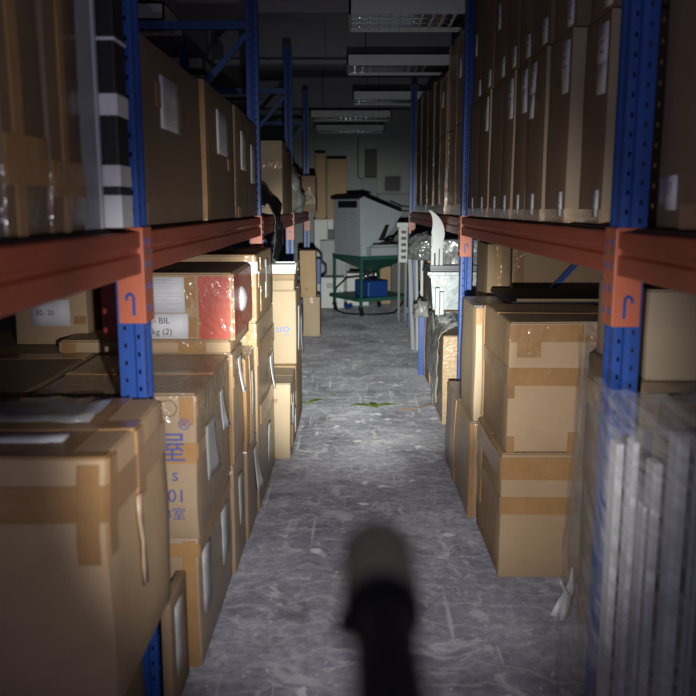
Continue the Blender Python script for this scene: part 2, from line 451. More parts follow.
# ------------------------------------------------------------------ racks
def post_mesh(H, sgn):
    """open section upright with rows of punched holes; sgn=+1 aisle face towards +x"""
    bm = NB(); W, D = .072, .085
    def sheet(path, holecols, z0=0.):
        # path: points (x,y) along the section, holecols: indices of cells that carry holes (offset flag)
        n = int(H / .025)
        zs = [z0 + i * H / n for i in range(n + 1)]
        V = [[bm.verts.new((p[0], p[1], z)) for p in path] for z in zs]
        for i in range(n):
            for j in range(len(path) - 1):
                if j in holecols and (i + holecols[j]) % 2 == 0 and 2 < i < n - 2:
                    # smaller hole: frame around it
                    a, b_, c_, d_ = V[i][j], V[i][j + 1], V[i + 1][j + 1], V[i + 1][j]
                    ce = (a.co + b_.co + c_.co + d_.co) / 4
                    q = [bm.verts.new(ce + (v.co - ce) * .5) for v in (a, b_, c_, d_)]
                    o4 = (a, b_, c_, d_)
                    for t_ in range(4): bm.faces.new((o4[t_], o4[(t_ + 1) % 4], q[(t_ + 1) % 4], q[t_]))
                    continue
                bm.faces.new((V[i][j], V[i][j + 1], V[i + 1][j + 1], V[i + 1][j]))
    w, d = W / 2, D / 2
    s = sgn
    # aisle face (x = s*w) with a shallow centre groove and two hole columns
    path = [(s * -w, -d), (s * (-w + .012), -d), (s * (-w + .027), -d), (s * (-w + .036), -d + .007), (s * (w - .03), -d + .007), (s * (w - .022), -d), (s * (w - .008), -d), (s * w, -d),
            (s * w, -d + .010), (s * w, -d + .024), (s * (w - .007), -d + .032), (s * (w - .007), d - .032), (s * w, d - .024), (s * w, d - .010), (s * w, d),
            (s * (w - .008), d), (s * (w - .022), d), (s * (w - .03), d - .007), (s * (-w + .036), d - .007), (s * (-w + .027), d), (s * (-w + .012), d), (s * -w, d)]
    sheet(path, {1: 0, 5: 1, 8: 0, 12: 1, 15: 0, 19: 1})
    me = bpy.data.meshes.new('post'); bmesh.ops.recalc_face_normals(bm, faces=bm.faces)
    bm.to_mesh(me); bm.free(); me.materials.append(M['blue']); return me
def J(bm, x, y, z, s, mi):
    """small hook shaped slot mark on the camera side of a connector"""
    pts = [(x - .010 * s, z + .010), (x - .010 * s, z + .022), (x, z + .030), (x + .010 * s, z + .022), (x + .010 * s, z - .032)]
    for (a, b_), (c_, d_) in zip(pts, pts[1:]): bar(bm, (a, y, b_), (c_, y, d_), .008, .002, up=(0, 1, 0), mi=mi)
def rack(label, sgn, xf, posts, H, ztop, depth, name='pallet_rack'):
    """xf: x of the post centre at the aisle; sgn=-1 rack on the left (depth goes to -x), +1 on the right"""
    t = thing(name, label, 'pallet rack', (xf, posts[0], 0))
    X = lambda x: x - xf; Y = lambda y: y - posts[0]
    mf = post_mesh(H, -sgn); mb = post_mesh(H, sgn)
    xb = xf + sgn * depth
    for y in posts:
        for me, x in ((mf, xf), (mb, xb)):
            o = bpy.data.objects.new('post', me); C.objects.link(o); o.parent = t; o.location = (X(x), Y(y), 0)
            so = o.modifiers.new('s', 'SOLIDIFY'); so.thickness = .0024; so.offset = 0
            bm = NB(); box(bm, X(x) - .05, X(x) + .05, Y(y) - .07, Y(y) + .07, 0, .006); f_ = obj('base_plate', bm, 'blue', t)
            bm = NB(); box(bm, X(x) - .0375, X(x) + .0375, Y(y) - .041, Y(y) + .041, H - .03, H + .002); obj('post_cap', bm, 'panel', t)
        # bracing in the frame
        zs = [.2, H - .42]
        for z in zs:
            bm = NB(); bar(bm, (X(xf + sgn * .03), Y(y), z), (X(xb - sgn * .03), Y(y), z), .035, .05); obj('brace', bm, 'blue2', t)
        zc = H - .47; a = 0
        while zc > .5:
            z2 = max(.2, zc - 1.05)
            p = (X(xf + sgn * .03), Y(y), zc) if a == 0 else (X(xb - sgn * .03), Y(y), zc)
            q = (X(xb - sgn * .03), Y(y), z2) if a == 0 else (X(xf + sgn * .03), Y(y), z2)
            bm = NB(); bar(bm, p, q, .032, .042, up=(0, 1, 0)); obj('brace', bm, 'blue2', t)
            zc = z2 - .03; a = 1 - a
    ys = [posts[0] - 2.9] + posts
    for y0, y1 in zip(ys, ys[1:]):
        a, b_ = y0 + .043, y1 - .043
        for x, s in ((xf, -sgn), (xb, sgn)):
            # stepped box beam: outer face towards s
            bm = NB(); f = .037
            prof = [(f, ztop - .115), (f + .002, ztop - .112), (f + .002, ztop - .066), (f - .006, ztop - .058), (f - .006, ztop - .048), (f + .002, ztop - .04), (f + .002, ztop - .003), (f, ztop), (-.012, ztop), (-.012, ztop - .115)]
            prism(bm, [(X(x + s * u), v) for u, v in prof], 'y', Y(a), Y(b_))
            be = obj('beam', bm, 'orange', t)
            for ye, dr in ((a, -1), (b_, 1)):
                if ye < posts[0] - 1: continue
                bm = NB()
                # plate on the aisle face of the post, plate on the beam end, hooks and rivets
                z0, z1 = ztop - .255, ztop + .012
                y_in = ye; y_out = ye + dr * .044
                yy = sorted((Y(y_in - dr * .004), Y(y_out)))
                xs = sorted((X(x + s * .039), X(x + s * .046)))
                box(bm, xs[0], xs[1], yy[0], yy[1], z0, z1, bev=.0015)
                xs = sorted((X(x - s * .030), X(x + s * .046)))
                yy = sorted((Y(y_in - dr * .001), Y(y_in - dr * .006)))
                box(bm, xs[0], xs[1], yy[0], yy[1], z0, z1, bev=.0015)
                J(bm, X(x + s * .004), Y(y_in - dr * .0075), z0 + .055, s, 1)
                for q in range(4):
                    zq = z0 + .04 + q * .062
                    box(bm, *sorted((X(x + s * .0455), X(x + s * .0475))), Y(y_in + dr * .022) - .006, Y(y_in + dr * .022) + .006, zq - .009, zq + .009, mi=1)
                obj('end_connector', bm, ['orange2', 'blue'], be)
                bm = NB(); tube(bm, [(X(x + s * .045), Y(y_in + dr * .02), ztop - .055), (X(x + s * .053), Y(y_in + dr * .02), ztop - .055)], .007, 8)
                obj('locking_pin', bm, 'steel', be)
        bm = NB(); nb = 3; 
        for q in range(nb):
            c0 = a + (b_ - a) * q / nb; box(bm, *sorted((X(xf + sgn * .0), X(xb - sgn * .0))), Y(c0) + .003, Y(a + (b_ - a) * (q + 1) / nb) - .003, ztop + .0, ztop + .008)
        obj('deck_board', bm, 'deck', t)
    return t
ZT = 1.433; ZS = ZT + .012
rack('blue and orange steel shelving rack along the left side of the aisle', -1, -.622, [2.3, 5.3, 8.2, 11.3], 3.03, ZT, 1.0)
rack('blue and orange steel shelving rack along the right side of the aisle', 1, .752, [2.24, 5.4, 10.25], 2.95, ZT, 1.0)

# ------------------------------------------------------------------ left, ground level
c = Carton('carton', 'big brown taped carton nearest the camera at lower left', -1.35, -.52, 1.64, 2.18, .392, .975, 'card', .008, .005)
c.tape(('f', 0, 1, .76, .90), ('r', 0, 1, .76, .90), ('t', 0, 1, .42, .56, .007), ('f', .93, .985, .60, .98, .006), ('r', .42, .54, .70, 1., .006), ('r', .02, .12, .62, 1., .006), ('t', .80, .9, 0, 1, .006), ('t', 0, 1, .0, .08, .006))
c.label('t', .72, .30, .19, .075, 'blank', t=.009)
# torn film with highlights on the side and the crumpled plastic on its top
bm = NB(); c.grid(bm, 'r', .38, .43, .34, .74, .006, wr=.008, rot=.10); obj('torn_film', bm, 'clear', c.root, smooth=True)['label'] = 'shiny strip of crinkled film on the side'
bm = NB(); c.grid(bm, 't', .3, .86, .5, .92, .008, wr=.012); obj('loose_film', bm, 'greyfilm', c.root, smooth=True)['label'] = 'crumpled grey film lying on top'
c = Carton('carton', 'dark carton on the floor under the nearest left carton', -1.35, -.61, 1.62, 2.18, 0, .384, 'card_dark')
c = Carton('flat_carton', 'thin flat carton standing on edge beside the near left blue post', -.560, -.528, 2.20, 2.43, 0, .36, 'card_dark', .001, .001, flaps=False)
c.label('r', .42, .60, .11, .22, 'lines', m='paper_grey')

c = Carton('carton', 'carton printed with blue characters behind the near left post', -1.0, -.485, 2.45, 3.13, .455, .925, 'card_wrap', .006, .003, rz=0)
c.tape(('f', .0, 1, .54, .68), ('f', .90, .985, .80, .99, .006), ('r', .0, .34, .57, .68), ('r', 0, .05, .85, 1), ('t', 0, 1, .46, .53, .006), m='tape')
c.text('f', '屋', .432, .30, .105, 'ink_blue', t=.0068)
c.text('f', '®', .478, .378, .05, 'ink_blue', t=.0068)
c.text('f', 's', .447, .215, .06, 'ink_blue')
c.text('f', '001', .437, .145, .06, 'ink_blue')
c.text('f', '03室', .435, .085, .045, 'ink_blue')
bm = NB()
O, U, V_, N_, LU, LV = c.frame('f')
for rr_, th in ((.026, .0016),):
    tube(bm, [c.f(O + U * (.43 + rr_ * math.cos(a)) + V_ * (.43 + rr_ * math.sin(a))) + N_ * .0045 for a in [2 * PI * k / 20 for k in range(21)]], th, 4)
obj('round_stamp', bm, 'ink_brown', c.root)
c.label('r', .28, .52, .17, .19, 'lines', curl=.03, m='paper_grey')
c.label('r', .66, .66, .085, .15, 'blank', curl=.035)
c = Carton('carton', 'bottom carton under the blue printed one at left', -1.0, -.492, 2.47, 3.14, 0, .448, 'card_wrap', .006, .004)
c.tape(('f', .9, .98, 0, .98), ('r', 0, 1, .86, .96), ('f', 0, 1, .86, .96))
c.label('r', .17, .60, .13, .22, 'lines', m='paper_grey'); c.label('r', .70, .62, .15, .2, 'lines', m='paper_grey')

c = Carton('carton', 'upper carton of the left stack supporting the red and brown carton', -1.0, -.475, 3.16, 3.47, .47, .925, 'card_wrap', .004)
c.tape(('f', .9, .985, .0, 1), ('r', .0, 1, .7, .8)); c.label('r', .55, .75, .1, .15, 'blank', curl=.03)
c = Carton('carton', 'bottom carton of the left stack under the red and brown carton', -1.0, -.478, 3.15, 3.47, 0, .466, 'card_wrap', .004)
c.label('r', .5, .6, .12, .2, 'lines', m='paper_grey')
c = Carton('flat_carton', 'flat brown carton directly under the red and brown carton', -1.16, -.48, 3.16, 3.74, .93, .975, 'card', .002, .001)
c.tape(('f', .70, .86, 0, 1), ('f', .02, .1, 0, 1))
c = Carton('carton', 'red and brown carton with white papers under the left beam', -.985, -.47, 3.17, 3.76, .981, 1.242, 'card', .003, .002)
c.tape(('f', .0, .14, .02, .97), ('f', .74, .995, .02, .97), ('r', .0, 1, .02, .97), m='red_print', name='red_printed_panel')
c.tape(('f', .62, .72, .04, .35, .006), ('f', .62, .72, .5, .97, .006))
c.tape(('f', .985, 1., 0, 1, .007), ('r', 0, .03, 0, 1, .007), m='clear', name='clear_tape')
c.label('f', .475, .69, .165, .14, 'lines', t=.0075)
c.label('f', .49, .215, .17, .10, 'none', t=.0078, text=[('82- BIL', -.035, .022, .034, 'ink'), ('4 kg (2)', -.03, -.022, .034, 'ink')])
# moulded white cap caught against the side of that carton
bm = NB(); n = 14; rings = []
for i in range(7):
    a = i / 6 * PI / 2; rr_ = .046 * math.cos(a) * 1.0; rings.append([bm.verts.new((.045 * math.sin(a), rr_ * math.cos(b_) * 1.0, .055 * math.cos(a) * math.sin(b_))) for b_ in [2 * PI * k / n for k in range(n)]])
for a, b_ in zip(rings, rings[1:]):
    for k in range(n):
        if i and 11 <= k <= 13 and (a is rings[2] or a is rings[3] or a is rings[4]): continue
        bm.faces.new((a[k], a[(k + 1) % n], b_[(k + 1) % n], b_[k]))
o = obj('foam_cap', bm, 'whiteplastic', smooth=True); o.scale = (.6, 1, 1); tag(o, 'rounded white plastic cap stuck on the side of the red and brown carton', 'plastic cap'); o.location = (-.463, 3.36, 1.125)
o.modifiers.new('s', 'SOLIDIFY').thickness = .005
c = Carton('carton', 'upper carton with a light edge in the left stack before the tall cartons', -1.0, -.468, 3.49, 3.84, .43, .84, 'card_wrap', .003)
c.tape(('r', .3, .6, .0, 1), ('f', .93, 1, 0, 1)); c.label('r', .6, .55, .12, .2, 'lines', m='paper_grey')
c = Carton('carton', 'bottom carton in the left stack before the tall cartons', -1.0, -.468, 3.49, 3.84, 0, .426, 'card_wrap', .003)
c.label('r', .75, .62, .13, .22, 'blank', curl=.05)
c = Carton('carton', 'upper of the two tall cartons at left below the far end of the beam', -1.02, -.458, 3.87, 4.66, .955, 1.27, 'card', .004)
c.tape(('f', .9, .98, 0, 1), ('r', .1, .9, .5, .75), ('r', .2, .35, .1, .95)); c.label('f', .94, .82, .08, .06, 'blank', curl=.015); c.label('r', .6, .55, .16, .2, 'lines', m='paper_grey')
c = Carton('carton', 'lower of the two tall cartons at left, curled white label on its side', -1.02, -.458, 3.87, 4.66, 0, .95, 'card_wrap', .004)
c.tape(('f', .9, .98, 0, 1), ('r', 0, 1, .78, .88), ('r', .1, .9, .45, .55)); c.label('r', .78, .62, .20, .2, 'lines', curl=.04); c.label('r', .55, .25, .15, .2, 'blank', m='paper_grey')

c = Carton('carton', 'lower carton standing out into the aisle at left, below the logo carton', -.60, -.37, 4.72, 5.22, 0, .46, 'card_pale', .003)
c.tape(('r', .1, .9, .7, .85), ('r', .2, .5, .1, .4)); c.label('r', .5, .6, .2, .18, 'lines', m='paper_grey'); c.label('r', .85, .3, .12, .15, 'blank', m='paper_grey')
c.scribble('f', .13, .36, .03, 'ink_brown', 3)
c = Carton('carton', 'carton at the far left base, behind the lower logo stack', -.54, -.37, 5.25, 5.90, 0, .46, 'card', .003)
c = Carton('carton', 'pale upright carton with a small blue logo at left of the aisle', -.56, -.372, 5.22 + .13, 5.92, .463, .95, 'card_pale', .003)
c.text('f', 'uo', .10, .24, .075, 'ink_pale', sx=1.2, t=.0048); c.text('f', '~', .13, .20, .05, 'ink_pale', sx=1.5, t=.0048)
c.tape(('t', 0, 1, .42, .58, .006)); c.label('r', .5, .45, .25, .3, 'blank', m='paper_grey'); c.label('r', .8, .25, .12, .3, 'blank', curl=.03)
c = Carton('small_carton', 'small pale carton on top of the logo carton', -.54, -.385, 5.38, 5.75, .955, 1.02, 'card_pale', .001, .001)
c = Carton('flat_carton', 'flat dark tray carton on the small pale carton at left', -.56, -.38, 5.37, 5.85, 1.025, 1.06, 'card_dark', .001, .001)
# open white tray
t = thing('plastic_tray', 'white open plastic tray topmost on the logo carton stack', 'tray', (-.455, 5.56, 1.063))
bm = NB()
prism(bm, [(-.075, 0), (.075, 0), (.085, .07), (.08, .07), (.07, .006), (-.07, .006), (-.08, .07), (-.085, .07)], 'y', -.15, .15)
box(bm, -.078, .078, -.155, -.15, 0, .06); box(bm, -.078, .078, .15, .155, 0, .06)
obj('tray_body', bm, 'paper', t)
bm = NB(); box(bm, -.03, .05, -.1, .1, .006, .03); obj('tray_insert', bm, 'black', t)
c = Carton('carton', 'lower of two plain brown cartons left of the machine', -.575, -.376, 9.46, 9.85, 0, .46, 'card_pale', .002); c.tape(('t', 0, 1, .4, .6, .006), ('f', .4, .6, .85, 1))
c = Carton('carton', 'upper of two plain brown cartons left of the machine', -.605, -.42, 9.42, 9.78, .463, 1.0, 'card', .002); c.scribble('f', .08, .1, .02, 'ink_brown', 5)
# cartons deeper in the left bay
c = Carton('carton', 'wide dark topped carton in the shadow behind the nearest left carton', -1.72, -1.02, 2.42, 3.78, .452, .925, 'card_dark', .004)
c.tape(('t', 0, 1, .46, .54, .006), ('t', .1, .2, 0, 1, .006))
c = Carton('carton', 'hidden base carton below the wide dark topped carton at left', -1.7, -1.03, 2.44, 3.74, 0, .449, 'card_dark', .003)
c = Carton('carton', 'small carton with a white label under the near left beam', -1.41, -1.105, 3.36, 3.72, .93, 1.215, 'card', .003)
c.tape(('f', .82, .98, .30, .42), ('f', .02, .98, .86, .99))
c.label('f', .50, .47, .165, .11, 'none', text=[('82- 20', -.02, .0, .03, 'ink')])
c = Carton('carton', 'dark carton standing behind the small labelled carton at left', -1.62, -1.2, 3.85, 4.4, 0, 1.2, 'card_dark', .003)

# ------------------------------------------------------------------ left, upper shelf
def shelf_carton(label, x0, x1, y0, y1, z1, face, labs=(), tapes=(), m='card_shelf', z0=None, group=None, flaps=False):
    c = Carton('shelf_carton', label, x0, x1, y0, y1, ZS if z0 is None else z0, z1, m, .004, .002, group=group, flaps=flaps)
    for a in labs: c.label(face, *a[:4], *a[4:])
    c.tape(*tapes); return c
c = shelf_carton('biggest carton on the left shelf, nearest, with a large white packing list', -1.5, -.615, 2.40, 3.40, 2.0, 'r', [(.42, .70, .27, .165, 'lines')], [('r', .22, .30, .66, .80), ('r', .54, .60, .60, .78), ('r', .0, .06, .0, .12)])
c = shelf_carton('second large carton on the left shelf, white sheet at its middle', -1.5, -.60, 3.42, 4.22, 2.01, 'r', [(.52, .68, .30, .19, 'lines')], [('f', .97, 1, 0, 1), ('r', .7, .8, .4, .5)])
c = shelf_carton('third large carton on the left shelf, narrow white sheet', -1.5, -.595, 4.24, 4.73, 2.01, 'r', [(.55, .62, .2, .2, 'lines')], [('r', .1, .3, .0, .1)])
c = shelf_carton('last large carton on the left shelf before the second blue post', -1.5, -.60, 4.75, 5.22, 2.0, 'r', [(.5, .55, .2, .22, 'lines')])
# bay nearest the camera
g = 'film wrapped cartons on the near left shelf'
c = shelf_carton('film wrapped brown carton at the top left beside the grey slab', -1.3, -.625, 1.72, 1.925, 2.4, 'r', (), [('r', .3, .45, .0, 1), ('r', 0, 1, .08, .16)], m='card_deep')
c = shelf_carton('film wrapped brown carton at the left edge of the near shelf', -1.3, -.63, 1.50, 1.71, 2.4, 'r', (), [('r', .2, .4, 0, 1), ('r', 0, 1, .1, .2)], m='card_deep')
bm = NB(); box(bm, -1.3, -.632, 1.42, 1.485, ZS, 2.4, bev=.004); box(bm, -1.25, -.626, 1.44, 1.455, ZS, 2.4)
tag(obj('grey_board', bm, 'panel'), 'dark grey board standing at the very left edge of the near shelf', 'board')
t = thing('grey_slab', 'pale grey slab with bright edge standing on the near left shelf', 'slab', (-.965, 2.015, ZS))
bm = NB(); box(bm, -.33, .33, -.08, .06, 0, .95, bev=.004); obj('slab_body', bm, 'grey', t)
bm = NB(); box(bm, -.33, .335, .061, .082, 0, .95, bev=.003); obj('edge_strip', bm, 'whiteplastic', t)
t = thing('black_bundle', 'black bundle banded with white tape beside the near left post', 'bundle', (-.835, 2.155, ZS))
bm = NB(); box(bm, -.24, .245, -.05, .05, 0, .95, bev=.004); obj('bundle_body', bm, 'black', t)
for z0, z1 in ((0, .085), (.105, .16), (.28, .335), (.46, .47)):
    bm = NB(); box(bm, -.243, .2475, -.0525, .0525, z0 + .002, z1, bev=.002); obj('white_band', bm, 'paper', t)
# farther bays
c = shelf_carton('shiny taped carton just beyond the second left post, upper shelf', -1.1, -.535, 6.35, 6.85, 2.0, 'f', (), [('f', .0, 1, .62, .72), ('f', .45, .55, 0, 1)], m='card_pale')
c = shelf_carton('darker carton behind the shiny taped one on the left shelf', -1.1, -.545, 6.95, 7.5, 1.97, 'f', m='card_dark')
c = shelf_carton('narrow carton beside the third left post on the upper shelf', -.9, -.55, 8.72, 9.1, 1.84, 'f', (), [('f', .8, .9, 0, 1)])
c = shelf_carton('small brown carton at the end of the left upper shelf', -1.0, -.45, 10.2, 10.7, 1.88, 'f', [], [])
def lump(name, m, loc, sx, sy, sz, seed, amp=.25, sub=4, flat=True, fr=2.2):
    bm = NB(); bmesh.ops.create_icosphere(bm, subdivisions=sub, radius=1)
    for v in bm.verts:
        n = noise.fractal(v.co * fr + Vector((seed, 0, 0)), 1.0, 2.0, 4)
        r = noise.ridged_multi_fractal(v.co * fr * .8 + Vector((0, seed, 0)), 1.0, 2.0, 3, 1.0, 2.0)
        v.co *= 1 + amp * n + amp * .25 * (r - 1)
        if flat and v.co.z < -.6: v.co.z = -.6 - (v.co.z + .6) * .05
        v.co = Vector((v.co.x * sx, v.co.y * sy, v.co.z * sz))
    zmin = min(v.co.z for v in bm.verts)
    for v in bm.verts: v.co.z -= zmin
    o = obj(name, bm, m, smooth=True); o.location = loc; return o
tag(lump('grey_bag', 'greyfilm', (-.62, 7.86, ZS), .15, .16, .27, 5), 'grey plastic wrapped bundle beside the third left post', 'bag')
# black bag slumped over the shelf edge: one draped sheet with thickness
bm = NB(); nu, nv = 16, 26
path = [(-1.05, 1.46), (-1.0, 1.62), (-.85, 1.72), (-.70, 1.69), (-.60, 1.62), (-.53, 1.50), (-.51, 1.38), (-.515, 1.25), (-.54, 1.12)]
V = []
for j in range(nv + 1):
    s = j / nv * (len(path) - 1); i0 = min(int(s), len(path) - 2); f_ = s - i0
    px, pz = [path[i0][k] * (1 - f_) + path[i0 + 1][k] * f_ for k in (0, 1)]
    row = []
    for i in range(nu + 1):
        y = 5.45 + .75 * i / nu * (1 - .35 * max(0, s - 5) / 3)
        hmp = math.sin(PI * i / nu) ** .6
        n_ = noise.noise(Vector((i * .35, j * .35, 3))) * .035
        row.append(bm.verts.new((px + n_, y, (pz if s > 4.5 else ZS + .02 + (pz - ZS) * (.25 + .75 * hmp)) + n_ * .6)))
    V.append(row)
for j in range(nv):
    for i in range(nu): bm.faces.new((V[j][i], V[j][i + 1], V[j + 1][i + 1], V[j + 1][i]))
o = obj('black_bag', bm, 'blackbag', smooth=True); o.modifiers.new('s', 'SOLIDIFY').thickness = .006
tag(o, 'black plastic sheet slumped over the shelf edge past the second left post', 'plastic sheet')

# ------------------------------------------------------------------ right, ground level
c = Carton('carton', 'lower large taped carton standing on the floor at right', .60, 1.12, 3.13, 3.72, 0, .525, 'card', .005, .003)
c.tape(('f', 0, 1, .80, .98), ('f', 0, 1, .52, .66), ('f', .54, .70, .0, .18, .006), ('l', 0, 1, .80, .98), ('l', 0, 1, .52, .66), ('l', .1, .25, .3, .9, .006)); c.scribble('f', .44, .30, .025, 'ink', 8)
c = Carton('carton', 'upper large taped carton at right with handwriting on its front', .615, 1.12, 3.13, 3.75, .535, 1.055, 'card', .005, .003)
c.tape(('f', 0, 1, .86, .99), ('f', 0, 1, .52, .66), ('f', .06, .24, .74, .86, .006), ('f', .55, .66, .36, .54, .006), ('f', .0, .05, .42, .55, .006), ('f', .0, .06, .0, .12, .006), ('f', .48, .64, .0, .16, .006), ('l', 0, 1, .52, .66), ('l', 0, .1, 0, 1, .006), ('t', 0, 1, .46, .56, .006))
c.text('f', '24', .32, .225, .06, 'ink', rot=.05, t=.0052); c.scribble('f', .33, .18, .035, 'ink', 4)
c = Carton('carton', 'low carton at right behind the lower large taped carton', .565, 1.1, 3.78, 4.75, 0, .475, 'card_wrap', .003)
c.tape(('f', .0, .04, 0, 1), ('l', .3, .5, 0, 1)); c.text('f', 'T', .055, .16, .05, 'ink_blue')
c = Carton('carton', 'upright carton at right with blue letter T below the dark lid', .585, .84, 3.80, 4.3, .48, 1.03, 'card_pale', .003)
c.tape(('f', .0, .7, .86, 1.), ('f', .7, 1, 0, 1)); c.text('f', 'T', .055, .22, .055, 'ink_blue', t=.0048); c.text('f', 'z', .055, .16, .045, 'ink_blue', t=.0048)
c.tape(('t', 0, 1, .1, .9, .007), m='greyfilm', name='film_cover')
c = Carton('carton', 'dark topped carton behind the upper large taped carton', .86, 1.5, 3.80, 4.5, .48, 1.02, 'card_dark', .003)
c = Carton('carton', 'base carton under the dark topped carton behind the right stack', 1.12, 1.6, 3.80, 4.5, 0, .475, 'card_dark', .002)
t = thing('flat_board', 'dark flat board lying on the carton tops under the right beam', 'board', (1.06, 4.15, 1.042))
bm = NB(); box(bm, -.30, .44, -.32, .3, 0, .018, bev=.003); obj('board_panel', bm, 'black', t)
bm = NB(); box(bm, -.28, .42, -.325, -.315, .018, .03); obj('board_edge', bm, 'card_dark', t)
c = Carton('carton', 'large pale carton deep under the right beam above the dark board', 1.08, 1.85, 5.50, 6.12, .62, 1.31, 'card', .004)
c.tape(('f', 0, 1, .9, 1), ('f', .02, .1, 0, 1))
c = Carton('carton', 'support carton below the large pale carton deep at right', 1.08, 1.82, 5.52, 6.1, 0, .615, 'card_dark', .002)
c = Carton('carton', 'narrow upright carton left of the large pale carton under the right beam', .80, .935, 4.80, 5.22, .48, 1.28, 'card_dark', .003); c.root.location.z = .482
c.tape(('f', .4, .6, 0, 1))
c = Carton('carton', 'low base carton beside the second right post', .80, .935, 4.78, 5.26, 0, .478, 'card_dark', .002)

c = Carton('carton', 'carton wrapped in glossy clear film just past the second right post', .632, 1.03, 5.52, 6.3, 0, .62, 'card_wrap', .004)
c.tape(('f', 0, .28, 0, 1), ('l', .0, .2, 0, 1), m='clear', name='clear_film'); c.text('f', 'A', .10, .24, .07, 'ink_brown', t=.0048); c.text('f', 'ZZ', .09, .17, .035, 'ink_blue', t=.0048)
# grey film draped over it
bm = NB(); V = []
path = [(.60, .16), (.597, .32), (.600, .48), (.603, .60), (.63, .655), (.72, .70), (.85, .68), (.95, .66), (1.05, .64)]
for j in range(33):
    s = j / 32 * (len(path) - 1); i0 = min(int(s), len(path) - 2); f_ = s - i0
    px, pz = [path[i0][k] * (1 - f_) + path[i0 + 1][k] * f_ for k in (0, 1)]
    row = []
    for i in range(25):
        y = 5.50 + .75 * i / 24; n_ = noise.noise(Vector((i * .45, j * .4, 9)))
        if s < 3.5 and i > 12: pz2 = pz + .1
        else: pz2 = pz
        row.append(bm.verts.new((px + n_ * .022 - .012, y, pz2 + n_ * .03)))
    V.append(row)
for j in range(32):
    for i in range(24): bm.faces.new((V[j][i], V[j][i + 1], V[j + 1][i + 1], V[j + 1][i]))
o = obj('grey_film', bm, 'greyfilm', smooth=True); o.modifiers.new('s', 'SOLIDIFY').thickness = .003
tag(o, 'crumpled grey plastic film draped over the glossy wrapped carton at right', 'plastic film')
c = Carton('carton', 'carton beyond the film draped one at right, taped top', .655, 1.2, 6.75, 7.25, 0, .56, 'card', .004)
c.tape(('f', 0, 1, .85, 1), ('l', 0, .2, 0, 1))
c = Carton('carton', 'carton holding up the galvanised boxes at right', .66, 1.2, 6.38, 6.72, 0, .685, 'card_dark', .003)
# galvanised boxes
t = thing('metal_box', 'large galvanised sheet metal box past the second right post', 'metal box', (.86, 6.6, .70))
bm = NB(); prism(bm, [(-.22, 0), (.28, 0), (.28, .27), (-.24, .27)], 'y', -.22, .22); obj('box_body', bm, 'galv', t)
bm = NB()
box(bm, -.27, .31, -.25, .25, .272, .30, bev=.003); obj('folded_rim', bm, 'galv', t)
bm = NB(); bar(bm, (-.25, -.232, .27), (.04, -.232, .02), .012, .02); obj('corner_strip', bm, 'whiteplastic', t)
t = thing('metal_sheet', 'flat dark grey metal sheet lying between the galvanised boxes', 'sheet metal', (.87, 6.6, 1.005))
bm = NB(); box(bm, -.26, .3, -.26, .24, 0, .02, bev=.003); box(bm, -.26, .3, -.26, -.25, .02, .045); obj('sheet_panel', bm, 'panel', t)
t = thing('metal_box', 'crinkled silver box with white end frame, topmost at right', 'metal box', (.80, 6.58, 1.052))
bm = NB(); box(bm, -.10, .2, -.2, .2, .0, .20, bev=.01)
bmesh.ops.subdivide_edges(bm, edges=bm.edges[:], cuts=3, use_grid_fill=True)
for v in bm.verts: v.co += noise.noise_vector(v.co * 18) * .008 * (1 if v.co.z > .01 else 0)
obj('foil_body', bm, 'silver', t)
for x in (-.185, -.15, -.118):
    bm = NB(); box(bm, x, x + .026, -.23, -.19, 0, .215, bev=.003); obj('frame_strip', bm, 'whiteplastic', t)
bm = NB(); box(bm, -.187, -.09, -.225, .2, .216, .226); obj('frame_top', bm, 'whiteplastic', t)
t = thing('white_profile', 'short white channel profile standing beside the galvanised box', 'profile', (.655, 6.10, .70))
for k, x in enumerate((-.012, .022)):
    bm = NB(); prism(bm, [(x - .014, -.02), (x + .014, -.02), (x + .014, .02), (x + .010, .02), (x + .010, -.015), (x - .010, -.015), (x - .010, .02), (x - .014, .02)], 'z', 0, .20 - k * .03); obj('channel', bm, 'whiteplastic', t)
# silver bag, curved plate, foil scrap
tag(lump('silver_bag', 'silver', (.65, 7.35, 1.035), .145, .17, .15, 11, .16, 5, fr=3.2), 'bulging silver grey plastic bag beside the second right post', 'bag')
c = Carton('carton', 'tall carton under the bulging silver bag at right', .655, 1.2, 7.3, 7.75, 0, 1.03, 'card_dark', .003); c.root.location.x = .95
bm = NB(); P = []
for k in range(15):
    a = -.9 + 2.1 * k / 14
    P.append((.60 + .19 * math.cos(a), .19 * math.sin(a), .60 + .09 * math.cos(a) + .04 * abs(math.sin(a)), .17 * math.sin(a) + .01))
A = [[bm.verts.new((x - .6, y0, z)) for x, z in ((p[0], p[1]), (p[2], p[3]))] for y0 in (-.01, .01) for p in P]
n = 15
for k in range(n - 1):
    bm.faces.new((A[k][0], A[k + 1][0], A[k + 1][1], A[k][1])); bm.faces.new((A[n + k][0], A[n + k][1], A[n + k + 1][1], A[n + k + 1][0]))
    for q in (0, 1): bm.faces.new((A[k][q], A[n + k][q], A[n + k + 1][q], A[k + 1][q]))
o = obj('curved_plate', bm, 'whiteplastic'); o.location = (.515, 6.25, 1.30); tag(o, 'crescent shaped pale plate sticking up behind the white framed silver box', 'plate')
tag(lump('foil_scrap', 'greyfilm', (.60, 6.98, .565), .07, .09, .09, 21, .5, 3), 'small crumpled scrap of pale film beside the white profiles', 'plastic scrap')
